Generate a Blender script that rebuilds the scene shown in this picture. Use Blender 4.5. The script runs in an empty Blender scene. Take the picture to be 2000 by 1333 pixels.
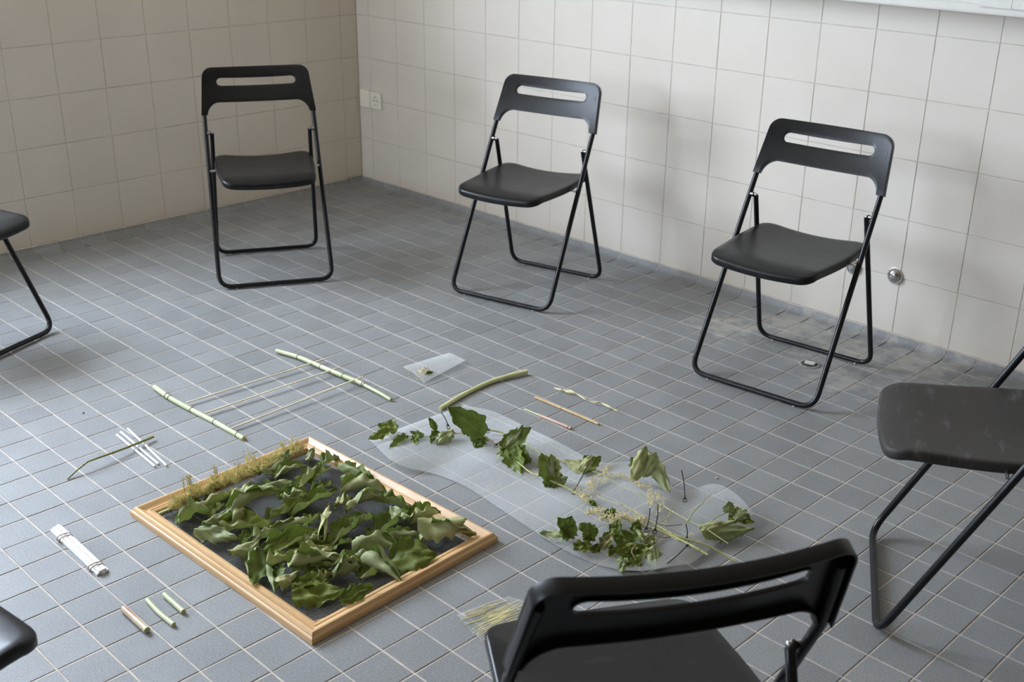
import bpy, bmesh, math, random
from mathutils import Vector, Matrix, Euler

# ------------------------------------------------------------------ camera, world, light, exposure
SC = bpy.context.scene
COL = SC.collection
IMG_W, IMG_H, FPX = 2000.0, 1333.0, 2240.75
CAM_LOC = Vector((4.5246, -3.47142, 1.48316))
CAM_EUL = Euler((1.17605, -0.01044, 0.78677), 'XYZ')
cam_data = bpy.data.cameras.new('camera')
cam = bpy.data.objects.new('camera', cam_data)
COL.objects.link(cam)
cam.location = CAM_LOC
cam.rotation_euler = CAM_EUL
cam_data.sensor_width = 22.3
cam_data.lens = FPX / IMG_W * 22.3
cam_data.clip_start = 0.05
cam_data.dof.use_dof = True
cam_data.dof.focus_distance = 2.75
cam_data.dof.aperture_fstop = 4.5
SC.camera = cam

world = bpy.data.worlds.new('sky')
SC.world = world
world.use_nodes = True
bg = world.node_tree.nodes['Background']
bg.inputs['Color'].default_value = (0.705, 0.820, 1.0, 1)
bg.inputs['Strength'].default_value = 6.0

WIN_Y0, WIN_Y1, WIN_Z0, WIN_Z1 = -3.55, -1.90, 0.88, 3.02       # daylight window in the left wall
ROOM_X, ROOM_Y, ROOM_Z = 7.6, -6.6, 3.3
W2_X0, W2_X1, W2_Z0, W2_Z1 = 0.15, 1.25, 1.00, 2.30                # second window in the front wall, behind the viewer
for nm, sx, sy, loc, rot in (
        ('window_portal', WIN_Y1 - WIN_Y0, WIN_Z1 - WIN_Z0, (-0.12, (WIN_Y0 + WIN_Y1) / 2, (WIN_Z0 + WIN_Z1) / 2), Matrix(((0, 0, -1), (1, 0, 0), (0, -1, 0)))),
        ('window_portal', W2_X1 - W2_X0, W2_Z1 - W2_Z0, ((W2_X0 + W2_X1) / 2, ROOM_Y - 0.1, (W2_Z0 + W2_Z1) / 2), Matrix(((1, 0, 0), (0, 0, -1), (0, 1, 0))))):
    portal = bpy.data.lights.new(nm, 'AREA')
    portal.shape = 'RECTANGLE'
    portal.size, portal.size_y = sx, sy
    portal.cycles.is_portal = True
    po = bpy.data.objects.new(nm, portal)
    COL.objects.link(po)
    po.location = loc
    po.rotation_euler = rot.to_euler()

vs = SC.view_settings
vs.view_transform = 'Standard'
vs.look = 'None'
vs.gamma = 1.0
vs.use_curve_mapping = False
vs.exposure = 2.40

R3 = CAM_EUL.to_matrix()


def ray(u, v):
    return R3 @ Vector(((u - IMG_W / 2) / FPX, -(v - IMG_H / 2) / FPX, -1.0))


def P(u, v, z=0.0):
    """the point of the photograph (u, v) at height z above the floor"""
    d = ray(u, v)
    return CAM_LOC + d * ((z - CAM_LOC.z) / d.z)


def UP(base, u, v):
    """the point seen at (u, v) that stands upright above base"""
    d = ray(u, v)
    n = Vector((base.x - CAM_LOC.x, base.y - CAM_LOC.y, 0)).normalized()
    return CAM_LOC + d * ((base - CAM_LOC).dot(n) / d.dot(n))


# ------------------------------------------------------------------ materials
MATS = {}


def new_mat(name):
    m = bpy.data.materials.new(name)
    m.use_nodes = True
    MATS[name] = m
    nt = m.node_tree
    return m, nt, nt.nodes['Principled BSDF']


def node(nt, kind, **kw):
    n = nt.nodes.new(kind)
    for k, v in kw.items():
        if k in n.inputs:
            n.inputs[k].default_value = v
        else:
            setattr(n, k, v)
    return n


def ramp(nt, fac, stops):
    r = nt.nodes.new('ShaderNodeValToRGB')
    el = r.color_ramp.elements
    while len(el) < len(stops):
        el.new(0.5)
    for e, (pos, c) in zip(el, stops):
        e.position = pos
        e.color = (*c, 1)
    nt.links.new(fac, r.inputs['Fac'])
    return r.outputs['Color']


def mixc(nt, fac, a, b, mode='MIX'):
    n = nt.nodes.new('ShaderNodeMix')
    n.data_type = 'RGBA'
    n.blend_type = mode
    for idx, val in ((0, fac), (6, a), (7, b)):
        if hasattr(val, 'is_output') or isinstance(val, bpy.types.NodeSocket):
            nt.links.new(val, n.inputs[idx])
        elif idx == 0:
            n.inputs[0].default_value = val
        else:
            n.inputs[idx].default_value = (*val, 1)
    return n.outputs[2]


def math_n(nt, op, a, b=None, clamp=False):
    n = nt.nodes.new('ShaderNodeMath')
    n.operation = op
    n.use_clamp = clamp
    for i, val in enumerate((a, b)):
        if val is None:
            continue
        if isinstance(val, bpy.types.NodeSocket):
            nt.links.new(val, n.inputs[i])
        else:
            n.inputs[i].default_value = val
    return n.outputs[0]


def bump(nt, bsdf, height, strength=0.2, dist=0.001):
    b = nt.nodes.new('ShaderNodeBump')
    b.inputs['Strength'].default_value = strength
    b.inputs['Distance'].default_value = dist
    nt.links.new(height, b.inputs['Height'])
    nt.links.new(b.outputs['Normal'], bsdf.inputs['Normal'])


def noise(nt, scale, detail=3, vec=None, rough=0.5):
    n = node(nt, 'ShaderNodeTexNoise', Scale=scale, Detail=detail, Roughness=rough)
    if vec is None:
        vec = nt.nodes.new('ShaderNodeTexCoord').outputs['Object']
    nt.links.new(vec, n.inputs['Vector'])
    return n.outputs['Fac']


def geo_pos(nt):
    return nt.nodes.new('ShaderNodeNewGeometry').outputs['Position']


def simple(name, col, rough=0.5, var=0.12, scale=40, bump_s=0.0, spec=0.5, metal=0.0):
    m, nt, b = new_mat(name)
    f = noise(nt, scale)
    lo = tuple(c * (1 - var) for c in col)
    hi = tuple(min(1, c * (1 + var)) for c in col)
    nt.links.new(ramp(nt, f, [(0.3, lo), (0.7, hi)]), b.inputs['Base Color'])
    b.inputs['Roughness'].default_value = rough
    b.inputs['Specular IOR Level'].default_value = spec
    b.inputs['Metallic'].default_value = metal
    if bump_s:
        bump(nt, b, noise(nt, scale * 6, 2), bump_s)
    return m


def blob_mask(nt, pos, blobs):
    """soft spots of the world at (centre, radius), unioned"""
    tot = None
    for c, r in blobs:
        d = nt.nodes.new('ShaderNodeVectorMath')
        d.operation = 'DISTANCE'
        nt.links.new(pos, d.inputs[0])
        d.inputs[1].default_value = c
        f = math_n(nt, 'SUBTRACT', 1.0, math_n(nt, 'DIVIDE', d.outputs['Value'], r), True)
        tot = f if tot is None else math_n(nt, 'MAXIMUM', tot, f)
    return tot


def make_floor_tile_mat():
    m, nt, b = new_mat('floor_tile_glaze')
    pos = geo_pos(nt)
    # one tone for each tile
    sub = nt.nodes.new('ShaderNodeVectorMath'); sub.operation = 'SUBTRACT'
    nt.links.new(pos, sub.inputs[0]); sub.inputs[1].default_value = (0.0936, -0.0948, 0)
    sn = nt.nodes.new('ShaderNodeVectorMath'); sn.operation = 'SCALE'
    nt.links.new(sub.outputs[0], sn.inputs[0]); sn.inputs['Scale'].default_value = 10.0
    fl = nt.nodes.new('ShaderNodeVectorMath'); fl.operation = 'FLOOR'
    nt.links.new(sn.outputs[0], fl.inputs[0])
    sep = nt.nodes.new('ShaderNodeSeparateXYZ'); nt.links.new(fl.outputs[0], sep.inputs[0])
    cmb = nt.nodes.new('ShaderNodeCombineXYZ')
    nt.links.new(sep.outputs[0], cmb.inputs[0]); nt.links.new(sep.outputs[1], cmb.inputs[1])
    wn = nt.nodes.new('ShaderNodeTexWhiteNoise'); nt.links.new(cmb.outputs[0], wn.inputs['Vector'])
    base = ramp(nt, wn.outputs['Value'], [(0.0, (0.232, 0.236, 0.232)), (1.0, (0.272, 0.277, 0.272))])
    sp = noise(nt, 260, 2, pos)
    base = mixc(nt, 0.55, base, ramp(nt, sp, [(0.3, (0.62, 0.62, 0.62)), (0.7, (1.3, 1.3, 1.3))]), 'MULTIPLY')
    cloud = noise(nt, 7, 3, pos)
    base = mixc(nt, 0.6, base, ramp(nt, cloud, [(0.3, (0.88, 0.88, 0.87)), (0.7, (1.1, 1.1, 1.11))]), 'MULTIPLY')
    # dried cement washed over the tiles round the open drain
    spot = blob_mask(nt, pos, [((2.62, -0.12, 0), 0.34), ((2.86, -0.22, 0), 0.36), ((3.05, -0.10, 0), 0.38),
                               ((2.95, -0.42, 0), 0.25), ((2.45, -0.30, 0), 0.25)])
    n2 = noise(nt, 19, 5, pos, 0.62)
    k = math_n(nt, 'MULTIPLY', math_n(nt, 'SUBTRACT', math_n(nt, 'ADD', n2, math_n(nt, 'MULTIPLY', spot, 0.40)), 0.68), 5.0, True)
    k = math_n(nt, 'MULTIPLY', k, math_n(nt, 'MULTIPLY', spot, 3.0, True), True)
    base = mixc(nt, math_n(nt, 'MULTIPLY', k, 0.62), base, (0.46, 0.43, 0.37))
    # faint lime streaks elsewhere
    n3 = noise(nt, 5.5, 6, pos, 0.7)
    k3 = math_n(nt, 'MULTIPLY', math_n(nt, 'SUBTRACT', n3, 0.66), 2.2, True)
    base = mixc(nt, k3, base, (0.36, 0.36, 0.35))
    nt.links.new(base, b.inputs['Base Color'])
    b.inputs['Roughness'].default_value = 0.58
    b.inputs['Specular IOR Level'].default_value = 0.38
    bump(nt, b, noise(nt, 420, 2, pos), 0.25, 0.0006)
    return m


def make_wall_tile_mat():
    m, nt, b = new_mat('wall_tile_glaze')
    pos = geo_pos(nt)
    f = noise(nt, 3.0, 2, pos)
    base = ramp(nt, f, [(0.3, (0.705, 0.644, 0.556)), (0.7, (0.750, 0.687, 0.597))])
    spot = blob_mask(nt, pos, [((3.10, 0, 0.17), 0.20), ((2.98, 0, 0.03), 0.16), ((3.22, 0, 0.22), 0.14), ((1.93, 0, 0.50), 0.22),
                               ((1.95, 0, 0.35), 0.18), ((2.48, 0, 0.06), 0.10)])  # dirt spots, plus the second chair's soft shadow painted on the tiles
    n2 = noise(nt, 9, 4, pos)
    k = math_n(nt, 'MULTIPLY', math_n(nt, 'MULTIPLY', spot, n2), 0.45, True)
    base = mixc(nt, k, base, (0.42, 0.39, 0.30))
    # patchy browner tint low down along the foot of the walls
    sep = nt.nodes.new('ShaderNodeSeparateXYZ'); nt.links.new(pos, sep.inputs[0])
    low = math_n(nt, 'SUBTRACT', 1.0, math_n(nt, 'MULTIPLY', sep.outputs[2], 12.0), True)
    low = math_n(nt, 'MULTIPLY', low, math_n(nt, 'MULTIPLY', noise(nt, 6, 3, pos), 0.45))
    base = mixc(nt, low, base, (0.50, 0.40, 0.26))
    nt.links.new(base, b.inputs['Base Color'])
    b.inputs['Roughness'].default_value = 0.12
    b.inputs['Specular IOR Level'].default_value = 0.25
    bump(nt, b, noise(nt, 14, 2, pos), 0.08, 0.002)
    return m


def make_leaf_mat():
    m, nt, b = new_mat('dried_leaf')
    geo = nt.nodes.new('ShaderNodeNewGeometry')
    oi = nt.nodes.new('ShaderNodeObjectInfo')
    oc = nt.nodes.new('ShaderNodeTexCoord').outputs['Object']
    f = noise(nt, 30, 4, oc)
    top = ramp(nt, f, [(0.30, (0.078, 0.115, 0.014)), (0.55, (0.135, 0.180, 0.030)), (0.78, (0.215, 0.255, 0.058))])
    under = ramp(nt, f, [(0.3, (0.280, 0.315, 0.135)), (0.75, (0.450, 0.475, 0.255))])
    col = mixc(nt, geo.outputs['Backfacing'], top, under)
    uv = nt.nodes.new('ShaderNodeUVMap')
    su = nt.nodes.new('ShaderNodeSeparateXYZ'); nt.links.new(uv.outputs[0], su.inputs[0])
    av = math_n(nt, 'ABSOLUTE', math_n(nt, 'SUBTRACT', su.outputs[1], 0.5))
    mid = math_n(nt, 'SUBTRACT', 1.0, math_n(nt, 'MULTIPLY', av, 45.0), True)
    ph = math_n(nt, 'FRACT', math_n(nt, 'MULTIPLY', math_n(nt, 'SUBTRACT', su.outputs[0], math_n(nt, 'MULTIPLY', av, 0.75)), 7.0))
    side = math_n(nt, 'SUBTRACT', 1.0, math_n(nt, 'MULTIPLY', math_n(nt, 'ABSOLUTE', math_n(nt, 'SUBTRACT', ph, 0.5)), 14.0), True)
    vein = math_n(nt, 'MAXIMUM', mid, math_n(nt, 'MULTIPLY', side, 0.6))
    col = mixc(nt, math_n(nt, 'MULTIPLY', vein, 0.45), col, (0.40, 0.43, 0.22))
    tone = ramp(nt, oi.outputs['Random'], [(0.0, (0.78, 0.82, 0.80)), (0.5, (1.0, 1.0, 1.0)), (1.0, (1.30, 1.15, 1.05))])
    col = mixc(nt, 1.0, col, tone, 'MULTIPLY')
    col = mixc(nt, math_n(nt, 'MULTIPLY', math_n(nt, 'SUBTRACT', noise(nt, 55, 3, oc), 0.66), 4.0, True), col, (0.20, 0.17, 0.06))
    nt.links.new(col, b.inputs['Base Color'])
    b.inputs['Roughness'].default_value = 0.55
    b.inputs['Specular IOR Level'].default_value = 0.22
    tr = nt.nodes.new('ShaderNodeBsdfTranslucent')
    tr.inputs['Color'].default_value = (0.22, 0.30, 0.05, 1)
    mx = nt.nodes.new('ShaderNodeMixShader')
    mx.inputs[0].default_value = 0.16
    nt.links.new(b.outputs[0], mx.inputs[1]); nt.links.new(tr.outputs[0], mx.inputs[2])
    out = nt.nodes['Material Output']
    nt.links.new(mx.outputs[0], out.inputs['Surface'])
    bump(nt, b, noise(nt, 160, 3, oc), 0.5, 0.001)
    return m


def make_wood_mat():
    m, nt, b = new_mat('varnished_pine')
    oc = nt.nodes.new('ShaderNodeTexCoord').outputs['Object']
    mp = nt.nodes.new('ShaderNodeMapping')
    mp.inputs['Scale'].default_value = (3, 90, 90)
    nt.links.new(oc, mp.inputs['Vector'])
    f = noise(nt, 1.0, 4, mp.outputs['Vector'])
    col = ramp(nt, f, [(0.25, (0.550, 0.310, 0.125)), (0.5, (0.680, 0.430, 0.205)), (0.8, (0.760, 0.520, 0.275))])
    nt.links.new(col, b.inputs['Base Color'])
    b.inputs['Roughness'].default_value = 0.38
    bump(nt, b, f, 0.12, 0.0006)
    return m


def make_black(name, col, rough, scuff):
    m, nt, b = new_mat(name)
    oc = nt.nodes.new('ShaderNodeTexCoord').outputs['Object']
    f = noise(nt, 18, 4, oc)
    c = ramp(nt, f, [(0.3, tuple(x * 0.85 for x in col)), (0.7, tuple(x * 1.15 for x in col))])
    if scuff:
        mp = nt.nodes.new('ShaderNodeMapping')
        mp.inputs['Scale'].default_value = (9, 34, 9)
        mp.inputs['Rotation'].default_value = (0, 0, 0.5)
        nt.links.new(oc, mp.inputs['Vector'])
        s = noise(nt, 1.0, 6, mp.outputs['Vector'], 0.7)
        k = math_n(nt, 'MULTIPLY', math_n(nt, 'SUBTRACT', s, 0.55), scuff * 6, True)
        c = mixc(nt, math_n(nt, 'MULTIPLY', k, 0.5), c, (0.16, 0.155, 0.15))
        nt.links.new(math_n(nt, 'ADD', rough, math_n(nt, 'MULTIPLY', f, 0.12)), b.inputs['Roughness'])
    else:
        b.inputs['Roughness'].default_value = rough
    nt.links.new(c, b.inputs['Base Color'])
    b.inputs['Specular IOR Level'].default_value = 0.29
    bump(nt, b, noise(nt, 700, 1, oc), 0.12, 0.0004)
    return m


def make_stem_mat(name, a, bcol, speck, rough=0.42):
    m, nt, b = new_mat(name)
    oc = nt.nodes.new('ShaderNodeTexCoord').outputs['Object']
    f = noise(nt, 14, 3, oc)
    c = ramp(nt, f, [(0.35, a), (0.65, bcol)])
    s = noise(nt, 210, 2, oc)
    c = mixc(nt, math_n(nt, 'MULTIPLY', math_n(nt, 'SUBTRACT', s, 0.58), 4, True), c, speck)
    nt.links.new(c, b.inputs['Base Color'])
    b.inputs['Roughness'].default_value = rough
    return m


def make_glass():
    m, nt, b = new_mat('window_glass')
    nt.nodes.remove(b)
    t = nt.nodes.new('ShaderNodeBsdfTransparent')
    g = nt.nodes.new('ShaderNodeBsdfGlossy'); g.inputs['Roughness'].default_value = 0.02
    fr = nt.nodes.new('ShaderNodeFresnel'); fr.inputs['IOR'].default_value = 1.45
    mx = nt.nodes.new('ShaderNodeMixShader')
    bf = nt.nodes.new('ShaderNodeNewGeometry')
    k = math_n(nt, 'MULTIPLY', fr.outputs[0], math_n(nt, 'SUBTRACT', 1.0, bf.outputs['Backfacing']))
    nt.links.new(k, mx.inputs[0]); nt.links.new(t.outputs[0], mx.inputs[1]); nt.links.new(g.outputs[0], mx.inputs[2])
    nt.links.new(mx.outputs[0], nt.nodes['Material Output'].inputs['Surface'])
    return m


make_floor_tile_mat(); make_wall_tile_mat(); make_leaf_mat(); make_wood_mat(); make_glass()
make_black('black_plastic', (0.009, 0.009, 0.009), 0.34, 0.0)
make_black('seat_plastic', (0.008, 0.008, 0.008), 0.29, 0.25)
make_black('scuffed_plastic', (0.040, 0.036, 0.032), 0.50, 1.0)
make_black('black_enamel', (0.012, 0.012, 0.013), 0.22, 0.0)
simple('floor_grout', (0.57, 0.495, 0.42), 0.85, 0.16, 30)
simple('wall_grout', (0.55, 0.50, 0.42), 0.85, 0.15, 20)
simple('white_paint', (0.74, 0.72, 0.68), 0.6, 0.03, 4)
simple('bounce_ochre', (0.22, 0.165, 0.10), 0.7, 0.05, 4)  # unseen walls, tone picked to dim and warm the bounced light
simple('warm_bounce_ceiling', (0.50, 0.40, 0.28), 0.6, 0.06, 4)  # unseen ceiling, warm colour chosen to tint the light it bounces
simple('white_plastic', (0.70, 0.66, 0.59), 0.40, 0.03, 12)
simple('cream_plastic', (0.90, 0.84, 0.70), 0.3, 0.02, 30)
simple('dark_slot', (0.03, 0.028, 0.024), 0.6)
simple('chrome', (0.62, 0.62, 0.61), 0.14, 0.04, 30, 0.0, 0.5, 1.0)
simple('steel', (0.55, 0.54, 0.52), 0.3, 0.1, 60, 0.0, 0.5, 1.0)
simple('foot_plastic', (0.62, 0.50, 0.44), 0.5)
simple('white_net', (0.86, 0.87, 0.86), 0.55, 0.03)
simple('grey_net', (0.10, 0.10, 0.095), 0.5, 0.1)
simple('white_stick', (0.90, 0.89, 0.87), 0.5, 0.03)
simple('wood_stick', (0.95, 0.84, 0.66), 0.5, 0.12, 50)
simple('string', (0.36, 0.27, 0.17), 0.8, 0.2, 90)
simple('node_ring', (0.10, 0.060, 0.030), 0.6, 0.3, 60)
simple('cut_pith', (0.52, 0.45, 0.22), 0.8, 0.2, 300)
simple('blossom', (0.76, 0.67, 0.33), 0.8, 0.25, 60)
simple('pale_blossom', (0.84, 0.74, 0.44), 0.8, 0.2, 60)
simple('brown_twig', (0.22, 0.13, 0.06), 0.7, 0.3, 60)
simple('straw', (0.84, 0.76, 0.44), 0.5, 0.2, 50)
simple('red_bract', (0.30, 0.075, 0.045), 0.6, 0.3, 80)
simple('cable_tie_black', (0.012, 0.014, 0.017), 0.35)
simple('cement', (0.30, 0.28, 0.24), 0.9, 0.2, 60, 0.4)
simple('crumb', (0.70, 0.62, 0.54), 0.8, 0.15, 200)
make_stem_mat('green_stem', (0.46, 0.52, 0.25), (0.62, 0.64, 0.40), (0.34, 0.33, 0.16))
make_stem_mat('pale_stem', (0.58, 0.60, 0.28), (0.66, 0.66, 0.36), (0.55, 0.52, 0.26))
make_stem_mat('red_green_stem', (0.50, 0.20, 0.15), (0.62, 0.60, 0.38), (0.36, 0.10, 0.08))
make_stem_mat('tan_stalk', (0.56, 0.34, 0.12), (0.66, 0.48, 0.22), (0.40, 0.22, 0.08))
make_stem_mat('pink_stalk', (0.55, 0.33, 0.24), (0.62, 0.44, 0.33), (0.45, 0.24, 0.16))
make_stem_mat('olive_twig', (0.20, 0.21, 0.055), (0.30, 0.28, 0.09), (0.14, 0.10, 0.04))
make_stem_mat('vine_stem', (0.36, 0.40, 0.12), (0.46, 0.44, 0.19), (0.30, 0.16, 0.10))


# ------------------------------------------------------------------ mesh helpers
def tag(o, label=None, cat=None, group=None, kind=None):
    if label: o['label'] = label
    if cat: o['category'] = cat
    if group: o['group'] = group
    if kind: o['kind'] = kind
    return o


def empty(name, loc, rz=0.0, label=None, cat=None, group=None, kind=None):
    o = bpy.data.objects.new(name, None)
    COL.objects.link(o)
    o.location = loc
    o.rotation_euler = (0, 0, rz)
    o.empty_display_size = 0.05
    return tag(o, label, cat, group, kind)


def mesh_data(name, V, F, mat, smooth=False):
    me = bpy.data.meshes.new(name)
    me.from_pydata([tuple(v) for v in V], [], F)
    me.materials.append(MATS[mat])
    if smooth:
        me.polygons.foreach_set('use_smooth', [True] * len(me.polygons))
    me.update()
    return me


def obj(name, me, parent=None, loc=(0, 0, 0), rot=(0, 0, 0)):
    o = bpy.data.objects.new(name, me)
    COL.objects.link(o)
    o.location = loc
    o.rotation_euler = rot
    if parent is not None:
        o.parent = parent
    return o


class MB:
    """vertices and faces gathered into one mesh; build() makes the object with its origin at org"""

    def __init__(self):
        self.V, self.F = [], []

    def add(self, V, F):
        n = len(self.V)
        self.V += [Vector(v) for v in V]
        self.F += [tuple(i + n for i in f) for f in F]
        return self

    def box(self, x0, x1, y0, y1, z0, z1):
        V = [(x, y, z) for z in (z0, z1) for y in (y0, y1) for x in (x0, x1)]
        return self.add(V, [(0, 2, 3, 1), (4, 5, 7, 6), (0, 1, 5, 4), (2, 6, 7, 3), (0, 4, 6, 2), (1, 3, 7, 5)])

    def bevel_box(self, x0, x1, y0, y1, z0, z1, b):
        bm = bmesh.new()
        bmesh.ops.create_cube(bm, size=1.0)
        for v in bm.verts:
            v.co = Vector(((x0 + x1) / 2 + v.co.x * (x1 - x0), (y0 + y1) / 2 + v.co.y * (y1 - y0), (z0 + z1) / 2 + v.co.z * (z1 - z0)))
        bmesh.ops.bevel(bm, geom=list(bm.edges), offset=b, segments=2, affect='EDGES')
        bm.verts.index_update()
        self.add([v.co.copy() for v in bm.verts], [tuple(v.index for v in f.verts) for f in bm.faces])
        bm.free()
        return self

    def tube(self, pts, rad, sides=10, caps=True, flat=1.0):
        pts = [Vector(p) for p in pts]
        n = len(pts)
        rad = rad if isinstance(rad, (list, tuple)) else [rad] * n
        V, F = [], []
        prev = None
        for i, p in enumerate(pts):
            t = (pts[min(i + 1, n - 1)] - pts[max(i - 1, 0)]).normalized()
            if prev is None:
                a = Vector((0, 0, 1)) if abs(t.z) < 0.9 else Vector((1, 0, 0))
                u = (a - t * a.dot(t)).normalized()
            else:
                u = (prev - t * prev.dot(t)).normalized()
            prev = u
            w = t.cross(u)
            for k in range(sides):
                a = 2 * math.pi * k / sides
                V.append(p + (u * math.cos(a) * flat + w * math.sin(a)) * rad[i])
        for i in range(n - 1):
            for k in range(sides):
                k2 = (k + 1) % sides
                F.append((i * sides + k, i * sides + k2, (i + 1) * sides + k2, (i + 1) * sides + k))
        if caps:
            F.append(tuple(reversed(range(sides))))
            F.append(tuple((n - 1) * sides + k for k in range(sides)))
        return self.add(V, F)

    def lathe(self, prof, sides=24, axis='z', at=(0, 0, 0)):
        V, F = [], []
        for r, h in prof:
            for k in range(sides):
                a = 2 * math.pi * k / sides
                c, s = r * math.cos(a), r * math.sin(a)
                v = (c, s, h) if axis == 'z' else ((c, -h, s) if axis == '-y' else (h, c, s))
                V.append(Vector(v) + Vector(at))
        for i in range(len(prof) - 1):
            for k in range(sides):
                k2 = (k + 1) % sides
                F.append((i * sides + k, i * sides + k2, (i + 1) * sides + k2, (i + 1) * sides + k))
        F.append(tuple((len(prof) - 1) * sides + k for k in range(sides)))
        return self.add(V, F)

    def octa(self, c, r):
        c = Vector(c)
        V = [c + Vector(d) * r for d in ((1, 0, 0), (-1, 0, 0), (0, 1, 0), (0, -1, 0), (0, 0, 1.3), (0, 0, -1.3))]
        return self.add(V, [(0, 2, 4), (2, 1, 4), (1, 3, 4), (3, 0, 4), (2, 0, 5), (1, 2, 5), (3, 1, 5), (0, 3, 5)])

    def build(self, name, mat, parent=None, org=(0, 0, 0), loc=None, smooth=False):
        org = Vector(org)
        me = mesh_data(name, [v - org for v in self.V], self.F, mat, smooth)
        if smooth:
            me.set_sharp_from_angle(angle=math.radians(50))
        return obj(name, me, parent, org if loc is None else loc)


def fillet(pts, r, n=7):
    """polyline with rounded inner corners"""
    pts = [Vector(p) for p in pts]
    out = [pts[0]]
    for i in range(1, len(pts) - 1):
        a, b, c = pts[i - 1], pts[i], pts[i + 1]
        d1, d2 = (a - b).normalized(), (c - b).normalized()
        s, e = b + d1 * r, b + d2 * r
        for k in range(n + 1):
            t = k / n
            out.append(s * (1 - t) ** 2 + b * 2 * t * (1 - t) + e * t * t)
    out.append(pts[-1])
    return out


def smooth_path(pts, n=6):
    pts = [Vector(p) for p in pts]
    q = [pts[0] * 2 - pts[1]] + pts + [pts[-1] * 2 - pts[-2]]
    out = []
    for i in range(1, len(q) - 2):
        p0, p1, p2, p3 = q[i - 1], q[i], q[i + 1], q[i + 2]
        for k in range(n):
            t = k / n
            out.append(0.5 * (2 * p1 + (p2 - p0) * t + (2 * p0 - 5 * p1 + 4 * p2 - p3) * t * t + (3 * p1 - p0 - 3 * p2 + p3) * t ** 3))
    out.append(pts[-1])
    return out


def copy_tree(o, parent=None):
    c = o.copy()
    COL.objects.link(c)
    c.parent = parent
    for ch in o.children:
        copy_tree(ch, c)
    return c


# ------------------------------------------------------------------ the room
X0, Y0 = 0.0936, -0.0948            # first joints beside the corner
FP, WP, WPZ, ZB = 0.1, 0.2, 0.1967, 0.0237
TT = 0.004                          # wall tile thickness

shell = MB().box(-0.05, ROOM_X, ROOM_Y, 0.05, -0.12, -0.0016)
floor = tag(shell.build('floor', 'floor_grout'), kind='structure')
tag(MB().box(-0.3, ROOM_X + 0.2, ROOM_Y - 0.2, 0.3, ROOM_Z, ROOM_Z + 0.15).build('ceiling', 'warm_bounce_ceiling'), kind='structure')
wb = tag(MB().box(-0.3, ROOM_X + 0.2, 0.0012, 0.25, -0.12, ROOM_Z).build('wall_back', 'wall_grout'), kind='structure')
wl_mb = MB()
gx = -0.0012
wl_mb.box(-0.25, gx, ROOM_Y - 0.2, 0.0, -0.12, WIN_Z0)
wl_mb.box(-0.25, gx, ROOM_Y - 0.2, 0.0, WIN_Z1, ROOM_Z)
wl_mb.box(-0.25, gx, WIN_Y1, 0.0, WIN_Z0, WIN_Z1)
wl_mb.box(-0.25, gx, ROOM_Y - 0.2, WIN_Y0, WIN_Z0, WIN_Z1)
wl = tag(wl_mb.build('wall_left', 'wall_grout'), kind='structure')
tag(MB().box(ROOM_X, ROOM_X + 0.2, ROOM_Y - 0.2, 0.0, -0.12, ROOM_Z).build('wall_right', 'bounce_ochre'), kind='structure')
wf = MB()
wf.box(gx, ROOM_X, ROOM_Y - 0.2, ROOM_Y, -0.12, W2_Z0).box(gx, ROOM_X, ROOM_Y - 0.2, ROOM_Y, W2_Z1, ROOM_Z)
wf.box(gx, W2_X0, ROOM_Y - 0.2, ROOM_Y, W2_Z0, W2_Z1).box(W2_X1, ROOM_X, ROOM_Y - 0.2, ROOM_Y, W2_Z0, W2_Z1)
tag(wf.build('wall_front', 'bounce_ochre'), kind='structure')

# window (behind the picture's left edge): frame, mullion, panes
def make_window(name, loc, rz, ww, wh, n):
    win = empty(name, loc, rz, kind='structure')
    fr = MB()
    for k in range(n + 1):
        y = -ww / 2 + (ww - 0.06) * k / n
        fr.box(-0.03, 0.03, y, y + 0.06, 0, wh)
    fr.box(-0.03, 0.03, -ww / 2, ww / 2, 0, 0.06).box(-0.03, 0.03, -ww / 2, ww / 2, wh - 0.06, wh)
    fr.build('window_frame', 'white_paint', win, loc=(0, 0, 0))
    pw = (ww - 0.06) / n
    for k in range(n):
        MB().box(-0.003, 0.003, -pw / 2 + 0.03, pw / 2 - 0.03, 0.06, wh - 0.06).build('pane', 'window_glass', win, loc=(0, -ww / 2 + 0.03 + pw * (k + 0.5), 0))
    MB().box(-0.02, 0.15, -ww / 2, ww / 2, -0.001, 0.012).build('window_sill', 'white_paint', win, loc=(0, 0, 0))


make_window('window_1', (-0.12, (WIN_Y0 + WIN_Y1) / 2, WIN_Z0), 0, WIN_Y1 - WIN_Y0, WIN_Z1 - WIN_Z0, 2)
make_window('window_2', ((W2_X0 + W2_X1) / 2, ROOM_Y - 0.1, W2_Z0), math.pi / 2, W2_X1 - W2_X0, W2_Z1 - W2_Z0, 2)


def tile_mesh(name, w, h, t, bev, mat, jit=0.0):
    """a tile lying in xy with its face up at z = 0, origin at its centre"""
    V = []
    for (i, z) in ((0.0, -t), (0.0, -bev), (bev, 0.0)):
        V += [(-w / 2 + i, -h / 2 + i, z), (w / 2 - i, -h / 2 + i, z), (w / 2 - i, h / 2 - i, z), (-w / 2 + i, h / 2 - i, z)]
    F = [(8, 9, 10, 11)]
    for r in (0, 4):
        for k in range(4):
            k2 = (k + 1) % 4
            F.append((r + k, r + k2, r + 4 + k2, r + 4 + k))
    return V, F


RND = random.Random(4)


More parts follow.
